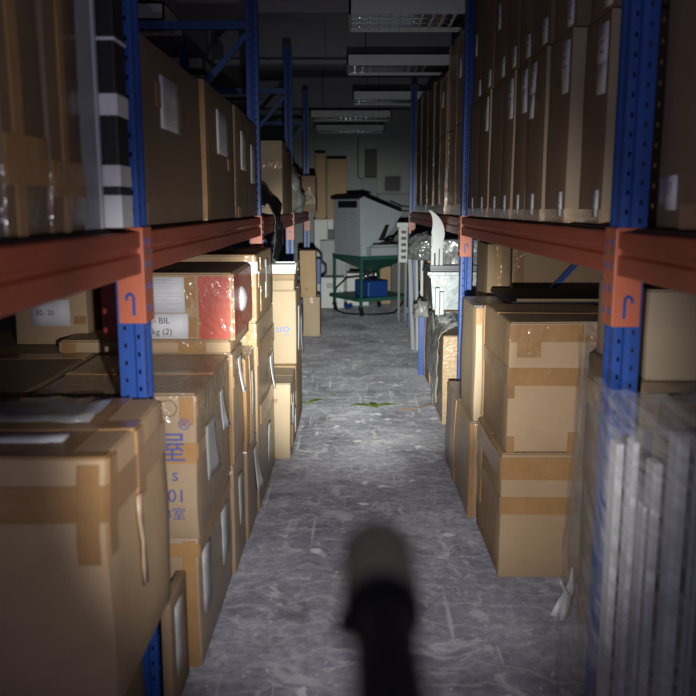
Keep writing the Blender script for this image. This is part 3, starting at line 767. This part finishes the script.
# slim poles standing in the right rack
for k, (x, y, z, dx, lab) in enumerate(((.655, 8.55, 1.10, -.05, 'leftmost white aluminium pole leaning in the right rack'), (.69, 8.5, 1.08, -.02, 'middle white aluminium pole leaning in the right rack'), (.73, 8.45, 1.02, .0, 'rightmost white aluminium pole leaning in the right rack'))):
    bm = NB(); bar(bm, (0, 0, 0), (dx, .05, z), .026, .03); bar(bm, (.005, -.017, .0), (dx + .005, .033, z), .006, .004)
    o = obj('aluminium_pole', bm, 'whiteplastic'); o.location = (x, y, 0); tag(o, lab, 'pole')
t = thing('blue_offcut', 'short blue steel post offcut standing beside the white poles', 'steel offcut', (.62, 7.22, 0))
bm = NB(); prism(bm, [(-.02, -.02), (.03, -.02), (.03, .02), (.024, .02), (.024, -.014), (-.014, -.014), (-.014, .02), (-.02, .02)], 'z', 0, .64); obj('offcut_body', bm, 'blue', t)

# wrapped pallet at lower right
t = thing('wooden_pallet', 'wooden pallet on the floor under the film wrapped load', 'pallet', (1.12, 2.55, 0))
for k in range(4):
    bm = NB(); box(bm, -.3, .5, -.2 + k * .13, -.11 + k * .13, .095, .115, bev=.002); obj('top_board', bm, 'wood', t)
for x in (-.28, .05, .4):
    bm = NB(); box(bm, x, x + .08, -.2, .28, 0, .094, bev=.002); obj('bearer', bm, 'wood', t)
c = Carton('carton', 'brown carton inside the film wrapped load at lower right', .84, 1.5, 2.33, 2.84, .118, .995, 'card_dark', .004)
c.tape(('l', 0, 1, .8, .9), ('f', 0, 1, .45, .55), ('t', .3, .4, 0, 1))
c = Carton('carton', 'pale carton on the wrapped load beneath the near right beam', .85, 1.45, 2.34, 2.82, 1.003, 1.262, 'card_pale', .004)
c.root.location.y = 2.55
c = Carton('carton', 'dark carton at the front inside the film wrapped load behind the grey panel', .84, 1.5, 1.97, 2.18, .005, .985, 'card_dark', .003)
c.tape(('t', 0, 1, .4, .6, .006), ('l', 0, 1, .8, .9))
labs = ['outermost narrow white board standing in the film wrapped load', 'second narrow white board from the aisle in the film wrapped load', 'third white board from the aisle in the film wrapped load',
        'fourth white board from the aisle in the film wrapped load', 'white board nearest the dark panel in the film wrapped load']
for k, (x, w, z, y) in enumerate(((.628, .018, .945, 1.86), (.662, .014, .955, 1.84), (.690, .010, .80, 1.83), (.715, .022, .90, 1.85), (.755, .030, .975, 1.82))):
    bm = NB(); box(bm, 0, w, 0, .05, 0, z, bev=.002); box(bm, w * .3, w * .6, -.003, 0, .02, z - .01)
    o = obj('white_board', bm, 'paper'); o.location = (x, y, 0); tag(o, labs[k], 'board', 'white boards in the wrapped load')
t = thing('dark_panel', 'large dark grey panel with white top edge at lower right', 'panel', (1.1, 1.95, 0))
bm = NB(); box(bm, -.30, .40, -.12, .0, 0, .96, bev=.004); obj('panel_body', bm, 'panel', t)
bm = NB(); box(bm, -.30, .40, -.126, -.121, .945, .962); box(bm, -.304, .404, -.124, -.10, .9605, .968); obj('edge_trim', bm, 'whiteplastic', t)
for k, (x0, z0) in enumerate(((-.30, .1), (-.285, .2))):
    bm = NB(); box(bm, x0 + .001, x0 + .012, -.127, -.121, z0, .94); obj('side_strip', bm, 'whiteplastic', t)
# the film itself: a closed skirt of many layers running round load and post
loop = [(1.45, 1.78), (.80, 1.775), (.64, 1.79), (.605, 1.85), (.615, 2.0), (.66, 2.2), (.70, 2.42), (.765, 2.66), (.835, 2.87), (.90, 2.90), (1.54, 2.9), (1.56, 1.9)]
def film_shell(z0, z1, off, seed, taper=.04):
    bm = NB(); n = len(loop); K = 8; J_ = 14
    pts = []
    for i in range(n):
        p, q = Vector(loop[i]), Vector(loop[(i + 1) % n])
        for k in range(K): pts.append(p.lerp(q, k / K))
    rows = []
    for j in range(J_ + 1):
        f_ = j / J_; row = []
        for i, p in enumerate(pts):
            cx, cy = 1.1, 2.35; d = (p - Vector((cx, cy))).normalized()
            n_ = noise.noise(Vector((p.x * 6 + seed, p.y * 6, f_ * 5 + i * .05))) * .012
            q = p + d * (off + n_ + taper * (1 - f_))
            row.append(bm.verts.new((q.x, q.y, z0 + (z1 - z0) * f_ + noise.noise(Vector((i * .2, seed, f_))) * .01)))
        rows.append(row)
    m_ = len(pts)
    for j in range(J_):
        for i in range(m_): bm.faces.new((rows[j][i], rows[j][(i + 1) % m_], rows[j + 1][(i + 1) % m_], rows[j + 1][i]))
    return bm
t = thing('stretch_film', 'translucent stretch film wound round the load at lower right', 'plastic film', (0, 0, 0))
obj('film_layer', film_shell(.02, 1.0, .004, 3), 'film', t, smooth=True)
obj('film_layer', film_shell(.66, 1.09, .012, 8, .0), 'film', t, smooth=True)
bm = NB(); V = []
for j in range(15):
    row = []
    for i in range(13):
        y = 1.80 + .52 * j / 14; xl = .62 if y < 2.1 else .84
        x = xl + (1.5 - xl) * i / 12
        row.append(bm.verts.new((x, y, 1.0 + .015 * noise.noise(Vector((x * 9, y * 9, 1))) + (.0 if y > 1.9 else -.01))))
    V.append(row)
for j in range(14):
    for i in range(12):
        if .70 < V[j][i].co.x < .84 and V[j + 1][i].co.y > 2.12: continue
        bm.faces.new((V[j][i], V[j][i + 1], V[j + 1][i + 1], V[j + 1][i]))
obj('film_top', bm, 'film', t, smooth=True)
obj('film_layer', film_shell(.30, .62, .010, 5, .025), 'film', t, smooth=True)
for k, (x, y, h, r_) in enumerate(((.76, 2.80, .2, .25), (.79, 2.78, .16, -.2))):
    bm = NB(); V = []
    for j in range(7): V.append([bm.verts.new((math.sin(j * .5) * .012 + (i - .5) * .05 * (1 - j / 8), .01 * math.sin(j + i), .002 + h * j / 6)) for i in (0, 1)])
    for j in range(6): bm.faces.new((V[j][0], V[j][1], V[j + 1][1], V[j + 1][0]))
    o = obj('paper_scrap', bm, 'paper', smooth=True); o.location = (x, y, 0); o.rotation_euler = (0, r_, .4 * k); o.modifiers.new('s', 'SOLIDIFY').thickness = .0012
    tag(o, ('left torn white paper strip at the foot of the wrapped load', 'right torn white paper strip at the foot of the wrapped load')[k], 'paper')

# ------------------------------------------------------------------ right, upper shelf
ord_ = ['nearest', 'second', 'third', 'fourth', 'fifth', 'sixth', 'seventh', 'eighth']
cols = [(.795, 2.63, 2.90, 'r'), (.757, 2.93, 3.24, 'r'), (.745, 3.26, 3.57, 'r'), (.748, 3.59, 3.85, 'r'), (.742, 3.87, 4.13, 'r'), (.748, 4.15, 4.52, 'r'), (.742, 4.54, 4.88, 'r'), (.748, 4.90, 5.33, 'r')]
for k, (x, y0, y1, _) in enumerate(cols):
    zt = 2.10 + .004 * k
    c = shelf_carton('%s tall carton from the near post, lower row on the right shelf' % ord_[k], x, x + .62, y0, y1, zt, 'l', z0=ZS)
    c.tape(('f', .0, .10, .0, 1), m='card_pale', name='lit_front_strip', t=.004)  # paler strip: light falling on the front face, put into the colour
    c.tape(('l', 0, 1, .0, .07), ('f', 0, .12, .0, .09), m='clear', name='clear_tape')
    c.label('l', .80 if k in (0, 1) else .5, .10, .05, .085, 'mark')
    if k in (0, 1, 2, 3, 4, 6): c.label('l', .78 if k != 2 else .35, .86, .085, .12, 'mark'); c.label('l', .80 if k != 2 else .35, .70 if k in (0, 2) else .76, .075, .10, 'blank')
    if k in (0, 1, 2, 3): c.text('l', ('7 9 5', '7 9 7', 'F F 2', 'J F')[k], (y1 - y0) * .5, .50, .045, 'ink_brown', t=.005)
    c2 = shelf_carton('%s tall carton from the near post, upper row on the right shelf' % ord_[k], x + .01, x + .62, y0, y1, zt + .66, 'l', z0=zt + .006)
    c2.tape(('f', .0, .06, .0, 1), m='card_shelf', name='edge_board', t=.003)
    c2.label('l', .78, .09, .07, .09, 'mark')
    if k in (1, 2, 5, 7): c2.label('l', .4, .5, .07, .12, 'mark')
c = shelf_carton('dark carton above the near right beam, nearest the camera', .80, 1.5, 1.35, 2.17, 2.5, 'l', [(.075, .09, .075, .07, 'none')])
c.label('l', .12, .085, .08, .085, 'none', text=[('37', 0, .008, .045, 'ink_grey')], t=.007); c.label('l', .09, .62, .11, .1, 'mark'); c.tape(('l', .2, .34, .0, .06), ('l', .9, 1, 0, 1))
far = [(.735, 5.52, 5.95, 2.66), (.74, 5.98, 6.45, 2.68), (.727, 6.48, 6.95, 2.52), (.735, 6.98, 7.5, 2.55), (.733, 7.55, 8.15, 2.60), (.738, 8.2, 8.9, 2.62), (.745, 8.95, 9.7, 2.66)]
fl = ['just past the second post', 'second past the second post', 'third past the second post', 'fourth past the second post', 'third from the far end', 'second from the far end', 'at the far end']
for k, (x, y0, y1, zt) in enumerate(far):
    zm = 2.06 + .0 * k
    for r_, (za, zb) in enumerate(((ZS, zm), (zm + .006, zt))):
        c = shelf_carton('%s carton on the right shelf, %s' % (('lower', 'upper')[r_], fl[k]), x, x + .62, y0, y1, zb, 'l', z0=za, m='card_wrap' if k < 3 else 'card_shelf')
        c.tape(('f', .0, .05, .0, 1), ('l', 0, .15, 0, 1), m='clear' if k % 2 else 'tape', name='corner_tape')
        if r_ and k in (0, 2): c.label('l', .5, .6, .1, .12, 'mark')
        if not r_: c.tape(('l', 0, 1, 0, .12), m='clear', name='clear_tape')

# ------------------------------------------------------------------ machine at the end of the aisle
t = thing('blasting_machine', 'grey hooded hopper machine on a dark green wheeled frame, end of the aisle', 'machine', (.265, 11.75, 0), -PI / 3)
S = .37
bm = NB(); prism(bm, [(-.38, .83), (-.40, 1.60), (-.34, 1.64), (.28, 1.43), (.28, 1.39), (.0, 1.05), (.0, .985), (.40, .965), (.40, .83)], 'x', -S, S)
hood = obj('hood', bm, 'machine', t)
bm = NB(); prism(bm, [(-.43, 1.612), (-.43, 1.634), (-.34, 1.662), (-.22, 1.632), (-.22, 1.615), (-.34, 1.642)], 'x', -S - .03, S + .02); obj('lid', bm, 'black', t)
bm = NB(); bar(bm, (S - .02, .1, 1.52), (S - .02, .29, 1.455), .016, .02); bar(bm, (S - .02, .26, 1.455), (S - .02, .48, 1.44), .016, .02); obj('lid_handle', bm, 'black', t)
bm = NB(); box(bm, -.22, .30, -.408, -.398, 1.49, 1.585); obj('inspection_window', bm, 'black', t)
bm = NB(); box(bm, -.26, .32, -.412, -.394, 1.475, 1.487); obj('window_ledge', bm, 'machine', t)
bm = NB(); prism(bm, [(-.10, 1.04), (.02, 1.26), (.08, 1.26), (.0, 1.04)], 'x', S - .004, S + .004); obj('side_opening', bm, 'black', t)
bm = NB(); box(bm, S, S + .16, -.30, .36, .84, .955, bev=.006); box(bm, S, S + .12, -.25, .1, .96, .985); obj('side_tray', bm, 'machine', t)
bm = NB(); box(bm, S + .02, S + .10, -.2, .18, .987, 1.012); bar(bm, (S + .05, -.1, 1.0), (S + .05, .12, 1.05), .03); obj('tray_tool', bm, 'black', t)
bm = NB()
for x in (-.25, -.02, .2):
    for k in range(7): bmesh.ops.create_icosphere(bm, subdivisions=1, radius=.008, matrix=Matrix.Translation((x, -.392 - .002 * k, .90 + k * .085)))
obj('rivets', bm, 'panel', t)
bm = NB()
a = [bm.verts.new((x, y, .825)) for x, y in ((-.40, -.40), (.40, -.40), (.40, .42), (-.40, .42))]
b2 = [bm.verts.new((x, y, .78)) for x, y in ((-.40, -.40), (.40, -.40), (.40, .42), (-.40, .42))]
b3 = [bm.verts.new((x, y, .60)) for x, y in ((-.07, -.07), (.07, -.07), (.07, .07), (-.07, .07))]
for q in range(4):
    bm.faces.new((a[q], a[(q + 1) % 4], b2[(q + 1) % 4], b2[q])); bm.faces.new((b2[q], b2[(q + 1) % 4], b3[(q + 1) % 4], b3[q]))
bm.faces.new(a); bm.faces.new(b3[::-1]); obj('funnel', bm, 'dgreen', t)
for sx in (-1, 1):
    for sy in (-1, 1):
        bm = NB(); bar(bm, (sx * .38, sy * .38, .12), (sx * .38, sy * .38, .8), .035); lg = obj('leg', bm, 'dgreen', t)
        bm = NB(); bar(bm, (sx * .38, sy * .38, .12), (sx * .38, sy * .38, .085), .05, .05); bar(bm, (sx * .38, sy * .38 - .02, .10), (sx * .38 + .02, sy * .38 - .02, .045), .006, .03); obj('caster_fork', bm, 'black', lg)
        bm = NB(); tube(bm, [(sx * .38 + .02, sy * .38 - .012, .042), (sx * .38 + .02, sy * .38 + .014, .042)], .042, 14); obj('caster_wheel', bm, 'black' if not (sx == 1 and sy == 1) else 'white', lg)
bm = NB(); box(bm, -.42, .42, -.42, .42, .215, .24, bev=.003)
for a_, b_ in (((-.42, -.42), (.42, -.42)), ((.42, -.42), (.42, .42)), ((.42, .42), (-.42, .42)), ((-.42, .42), (-.42, -.42))): bar(bm, (*a_, .23), (*b_, .23), .05, .05)
obj('lower_shelf', bm, 'dgreen', t)
bm = NB(); box(bm, -.08, .30, -.22, .12, .242, .47, bev=.02); mo = obj('motor', bm, 'mblue', t)
bm = NB(); tube(bm, [(-.15, -.05, .33), (-.085, -.05, .33)], .05, 12); obj('motor_shaft_cover', bm, 'black', mo)
bm = NB(); tube(bm, [(0, 0, .6), (0, 0, .50), (.1, -.15, .53)], .035, 10); tube(bm, [(-.12, 0, .55), (.14, 0, .55)], .028, 10); bmesh.ops.create_icosphere(bm, subdivisions=2, radius=.045, matrix=Matrix.Translation((.15, -.0, .55))); obj('valve', bm, 'steel', t, smooth=True)
bm = NB(); tube(bm, [(.1, -.15, .53), (-.1, -.33, .5), (-.25, -.42, .35), (-.28, -.45, .18), (-.1, -.5, .04), (.1, -.5, .02), (.35, -.46, .03), (.46, -.2, .02), (.5, .1, .03), (.45, .3, .2)], .012, 8); obj('hose', bm, 'black', t, smooth=True)
bm = NB(); tube(bm, [(.02, -.42, .13), (.1, -.44, .1), (.18, -.42, .13)], .03, 8); obj('blue_cloth', bm, 'mblue', t)

# ------------------------------------------------------------------ things around the machine
def whitebox(label, x0, x1, y0, y1, z0, z1, name='white_cabinet', m='white', cat='cabinet'):
    t = thing(name, label, cat, ((x0 + x1) / 2, (y0 + y1) / 2, z0)); w, d, h = (x1 - x0) / 2, (y1 - y0) / 2, z1 - z0
    bm = NB(); box(bm, -w, w, -d, d, 0, h, bev=.006); obj('body', bm, m, t)
    bm = NB(); box(bm, -w + .015, w - .015, -d - .008, -d, .02, h - .02, bev=.003); dr = obj('door', bm, m, t)
    bm = NB(); box(bm, w - .07, w - .055, -d - .018, -d - .008, h * .45, h * .6); obj('handle', bm, 'panel', dr)
    return t
t = whitebox('left white low appliance on the floor behind the machine', -.52, -.12, 12.15, 12.55, 0, .46)
bm = NB(); box(bm, -.06, .06, -.213, -.209, .30, .38); obj('display_panel', bm, 'grey', t)
whitebox('right white low appliance on the floor behind the machine', -.08, .26, 12.45, 12.85, 0, .50)
whitebox('tall pale panel cabinet behind the left side of the machine', -.50, -.09, 12.9, 13.2, 0, .98, m='grey')
whitebox('white wall unit behind the machine at left, under the brown panels', -.62, -.30, 13.45, 13.8, 0, 1.30, m='white')
whitebox('grey unit behind the machine below the wider brown panel', -.28, -.04, 13.45, 13.8, 0, 1.28, m='grey')
c = Carton('tall_carton', 'narrow tall brown carton standing against the back at left', -.60, -.43, 13.5, 13.75, 1.305, 2.36, 'card', .002, flaps=False)
c = Carton('tall_carton', 'wide flat brown carton beside the narrow tall one at the back', -.42, -.10, 13.5, 13.7, 1.29, 2.27, 'card', .002, flaps=False); c.root.location.x = -.25
c = Carton('carton', 'lower brown carton seen through the legs of the machine', .44, .80, 12.7, 13.0, 0, .22, 'card_pale', .002)
c = Carton('carton', 'upper brown carton seen through the legs of the machine', .44, .78, 12.7, 13.0, .223, .58, 'card', .002)
t = thing('blue_trolley', 'blue frame with a curved black tube left of the machine', 'trolley', (-.47, 11.6, 0))
bm = NB(); box(bm, -.10, .03, -.06, .06, .42, .78, bev=.01); obj('blue_tank', bm, 'mblue', t)
bm = NB(); tube(bm, [(-.12, -.07, .86), (-.02, -.07, .9), (.04, -.07, .84), (.04, -.07, .74), (.10, -.07, .68), (.10, -.07, .58), (.03, -.07, .52)], .018, 8); obj('black_tube', bm, 'black', t, smooth=True)
bm = NB()
for x in (-.09, .02):
    for y in (-.05, .05): bar(bm, (x, y, 0), (x, y, .42), .02)
obj('stand', bm, 'mblue', t)
t = thing('tablet_stand', 'small dark framed box on top of the pale cabinet', 'box', (-.33, 13.05, .983))
bm = NB(); box(bm, -.05, .05, -.05, .05, .012, .16, bev=.004); obj('dark_box', bm, 'black', t)
bm = NB(); box(bm, -.07, .12, -.07, .07, 0, .01); bar(bm, (-.06, 0, .01), (-.06, 0, .30), .012); bar(bm, (.1, 0, .01), (.06, 0, .28), .012); obj('wire_stand', bm, 'panel', t)
# right of the machine
t = thing('slotted_rack', 'white slotted plastic rack with black openings right of the machine', 'rack', (.675, 10.82, 0))
bm = NB(); box(bm, -.065, .055, -.1, .1, .78, 1.26, bev=.006); box(bm, -.09, .075, -.12, .12, 1.24, 1.30, bev=.006); obj('rack_body', bm, 'white', t)
for k in range(5):
    bm = NB(); box(bm, -.03, .035, -.104, -.098, .83 + k * .082, .87 + k * .082); obj('slot', bm, 'black', t)
for x, y in ((-.05, -.08), (.04, -.08), (-.05, .08), (.04, .08)):
    bm = NB(); bar(bm, (x, y, 0), (x, y, .78), .02); obj('leg', bm, 'panel', t)
bm = NB(); prism(bm, [(-.2, 0), (.14, 0), (.14, 1.33), (.08, 1.34), (-.2, 1.0)], 'y', -.12, .12)
o = obj('black_cabinet', bm, 'black'); o.location = (.80, 12.45, 0); tag(o, 'black slant topped cabinet behind the white slotted rack', 'cabinet')
# on the back wall
t = thing('wall_speaker', 'tall black unit on the grey box at the back wall', 'speaker', (.38, 16.82, 2.09))
bm = NB(); box(bm, -.12, .12, -.1, .1, 0, .55, bev=.01); obj('unit_body', bm, 'black', t)
bm = NB(); box(bm, -.06, .06, -.108, -.1, .08, .46); obj('front_grille', bm, 'black', t)
whitebox('grey control box hanging on the back wall below the black unit', .20, .50, 16.7, 16.98, 1.5, 2.085, name='wall_box', m='grey', cat='box')
t = thing('wall_picture', 'small dark framed window picture on the back wall at right', 'picture', (.83, 16.97, 1.78))
bm = NB()
for a_ in ((-.2, .2, 0, .04), (-.2, .2, .34, .38), (-.2, -.16, .04, .34), (.16, .2, .04, .34)): box(bm, a_[0], a_[1], -.02, .02, a_[2], a_[3])
obj('frame', bm, 'grey', t)
bm = NB(); box(bm, -.16, .16, -.005, .02, .04, .34); obj('pane', bm, 'black', t)
whitebox('pale grey cabinet against the back wall right of the machine', .52, 1.3, 16.5, 16.95, 0, 1.76, m='grey')
tubeobj('wall_conduit', [(.30, 16.96, 2.0), (.12, 16.96, 2.1), (.12, 16.96, 2.88)], .012, 'panel', 'thin conduit running up the back wall beside the black unit', 'conduit')

# ------------------------------------------------------------------ leaves on the floor
def leaf(x, y, rz, s, lab):
    s *= 1.5
    bm = NB(); V = []
    for j in range(7):
        f_ = j / 6; w = .5 * s * math.sin(PI * min(1, f_ * .95 + .05)) * .35
        z = .004 + .012 * math.sin(f_ * PI)
        V.append([bm.verts.new((-w, f_ * s, z + .006)), bm.verts.new((0, f_ * s, z)), bm.verts.new((w, f_ * s, z + .006))])
    for j in range(6):
        for i in (0, 1): bm.faces.new((V[j][i], V[j][i + 1], V[j + 1][i + 1], V[j + 1][i]))
    o = obj('fallen_leaf', bm, 'leaf'); o.location = (x, y, 0); o.rotation_euler.z = rz; tag(o, lab, 'leaf', 'green leaves fallen on the floor')
    o.modifiers.new('s', 'SOLIDIFY').thickness = .001
leaf(.17, 5.98, 1.3, .13, 'yellow green leaf in the middle of the aisle floor, pointing left')
leaf(.18, 5.99, -1.2, .12, 'yellow green leaf in the middle of the aisle floor, pointing right')
leaf(.19, 5.95, .3, .12, 'yellow green leaf in the middle of the aisle floor, pointing away')
leaf(-.33, 6.08, 1.5, .12, 'green leaf on the floor beside the left cartons')
leaf(-.34, 6.1, -.9, .11, 'smaller green leaf end beside the left cartons')
bm = NB(); tube(bm, [(.34, 5.9, .006), (.5, 5.95, .01), (.62, 6.1, .006)], .006, 6); tag(obj('twig', bm, 'card_dark'), 'thin dark twig on the floor at right of the leaves', 'twig')

# ------------------------------------------------------------------ torch in front of the camera
t = thing('flashlight', 'black torch with olive head pointing down the aisle, out of focus', 'flashlight', (.015, .455, 1.298), 0)
bm = NB(); tube(bm, [(0, -.30, 0), (0, -.298, 0), (0, -.13, 0), (0, -.10, 0), (0, -.091, 0)], [.0115, .013, .013, .0135, .0165], 28); obj('barrel', bm, 'black', t, smooth=True)
bm = NB(); tube(bm, [(0, -.090, 0), (0, -.088, 0), (0, -.003, 0), (0, 0, 0)], [.0160, .0175, .0175, .016], 32); hd = obj('head', bm, 'olive', t, smooth=True)
for y in (-.093,):
    bm = NB(); tube(bm, [(0, y - .003, 0), (0, y + .003, 0)], .0172, 32); obj('bezel_ring', bm, 'black', t, smooth=True)
bm = NB(); box(bm, -.020, -.011, -.112, -.098, -.004, .004, bev=.001); obj('side_switch', bm, 'black', t)
bm = NB(); bmesh.ops.create_circle(bm, cap_ends=True, segments=24, radius=.012, matrix=Matrix.Translation((0, .0015, 0)) @ Matrix.Rotation(-PI / 2, 4, 'X'))
em = bpy.data.materials.new('lit led'); em.use_nodes = True; em.node_tree.nodes['Principled BSDF'].inputs['Emission Color'].default_value = (1, .97, .9, 1); em.node_tree.nodes['Principled BSDF'].inputs['Emission Strength'].default_value = 3
obj('led', bm, em, t)
t.rotation_euler.x = math.radians(-6); t.scale = (1.15, 1, 1.15)

# ------------------------------------------------------------------ light
def spot(name, E, ang, blend, col, target, r=.012, loc=(.017, .475, 1.298)):
    l = bpy.data.lights.new(name, 'SPOT'); l.energy = E; l.spot_size = math.radians(ang); l.spot_blend = blend; l.color = col; l.shadow_soft_size = r
    o = bpy.data.objects.new(name, l); C.objects.link(o); o.location = loc
    d = Vector(target) - Vector(loc); o.rotation_euler = d.to_track_quat('-Z', 'Y').to_euler(); return o
spot('upward_fill', 18, 130, 1.0, (.90, .88, 1), (.02, 6.2, 2.2))  # added weak fill aimed upward to brighten the ceiling and upper parts
spot('torch_spill', 225, 61, 1.0, (1, .97, .97), (.04, 6.8, .0))
spot('torch_hotspot', 2300, 26, 1.0, (.98, 1, .91), (.07, 9.2, .25))
w = bpy.data.worlds.new('w'); bpy.context.scene.world = w; w.use_nodes = True
w.node_tree.nodes['Background'].inputs[0].default_value = (.66, .60, 1, 1); w.node_tree.nodes['Background'].inputs[1].default_value = .14

# ------------------------------------------------------------------ camera
cam = bpy.data.cameras.new('cam'); co = bpy.data.objects.new('camera', cam); C.objects.link(co)
cam.sensor_width = cam.sensor_height = 24; cam.sensor_fit = 'HORIZONTAL'; cam.lens = 28.0; cam.clip_start = .02
co.location = (0, 0, 1.5); co.rotation_euler = (PI / 2 - math.radians(9.85), 0, math.atan(4 / 824))
cam.dof.use_dof = True; cam.dof.focus_distance = 4.6; cam.dof.aperture_fstop = 2.1
sc = bpy.context.scene; sc.camera = co
vs = sc.view_settings; vs.view_transform = 'Standard'; vs.look = 'None'; vs.gamma = 1; vs.use_curve_mapping = False; vs.exposure = 0
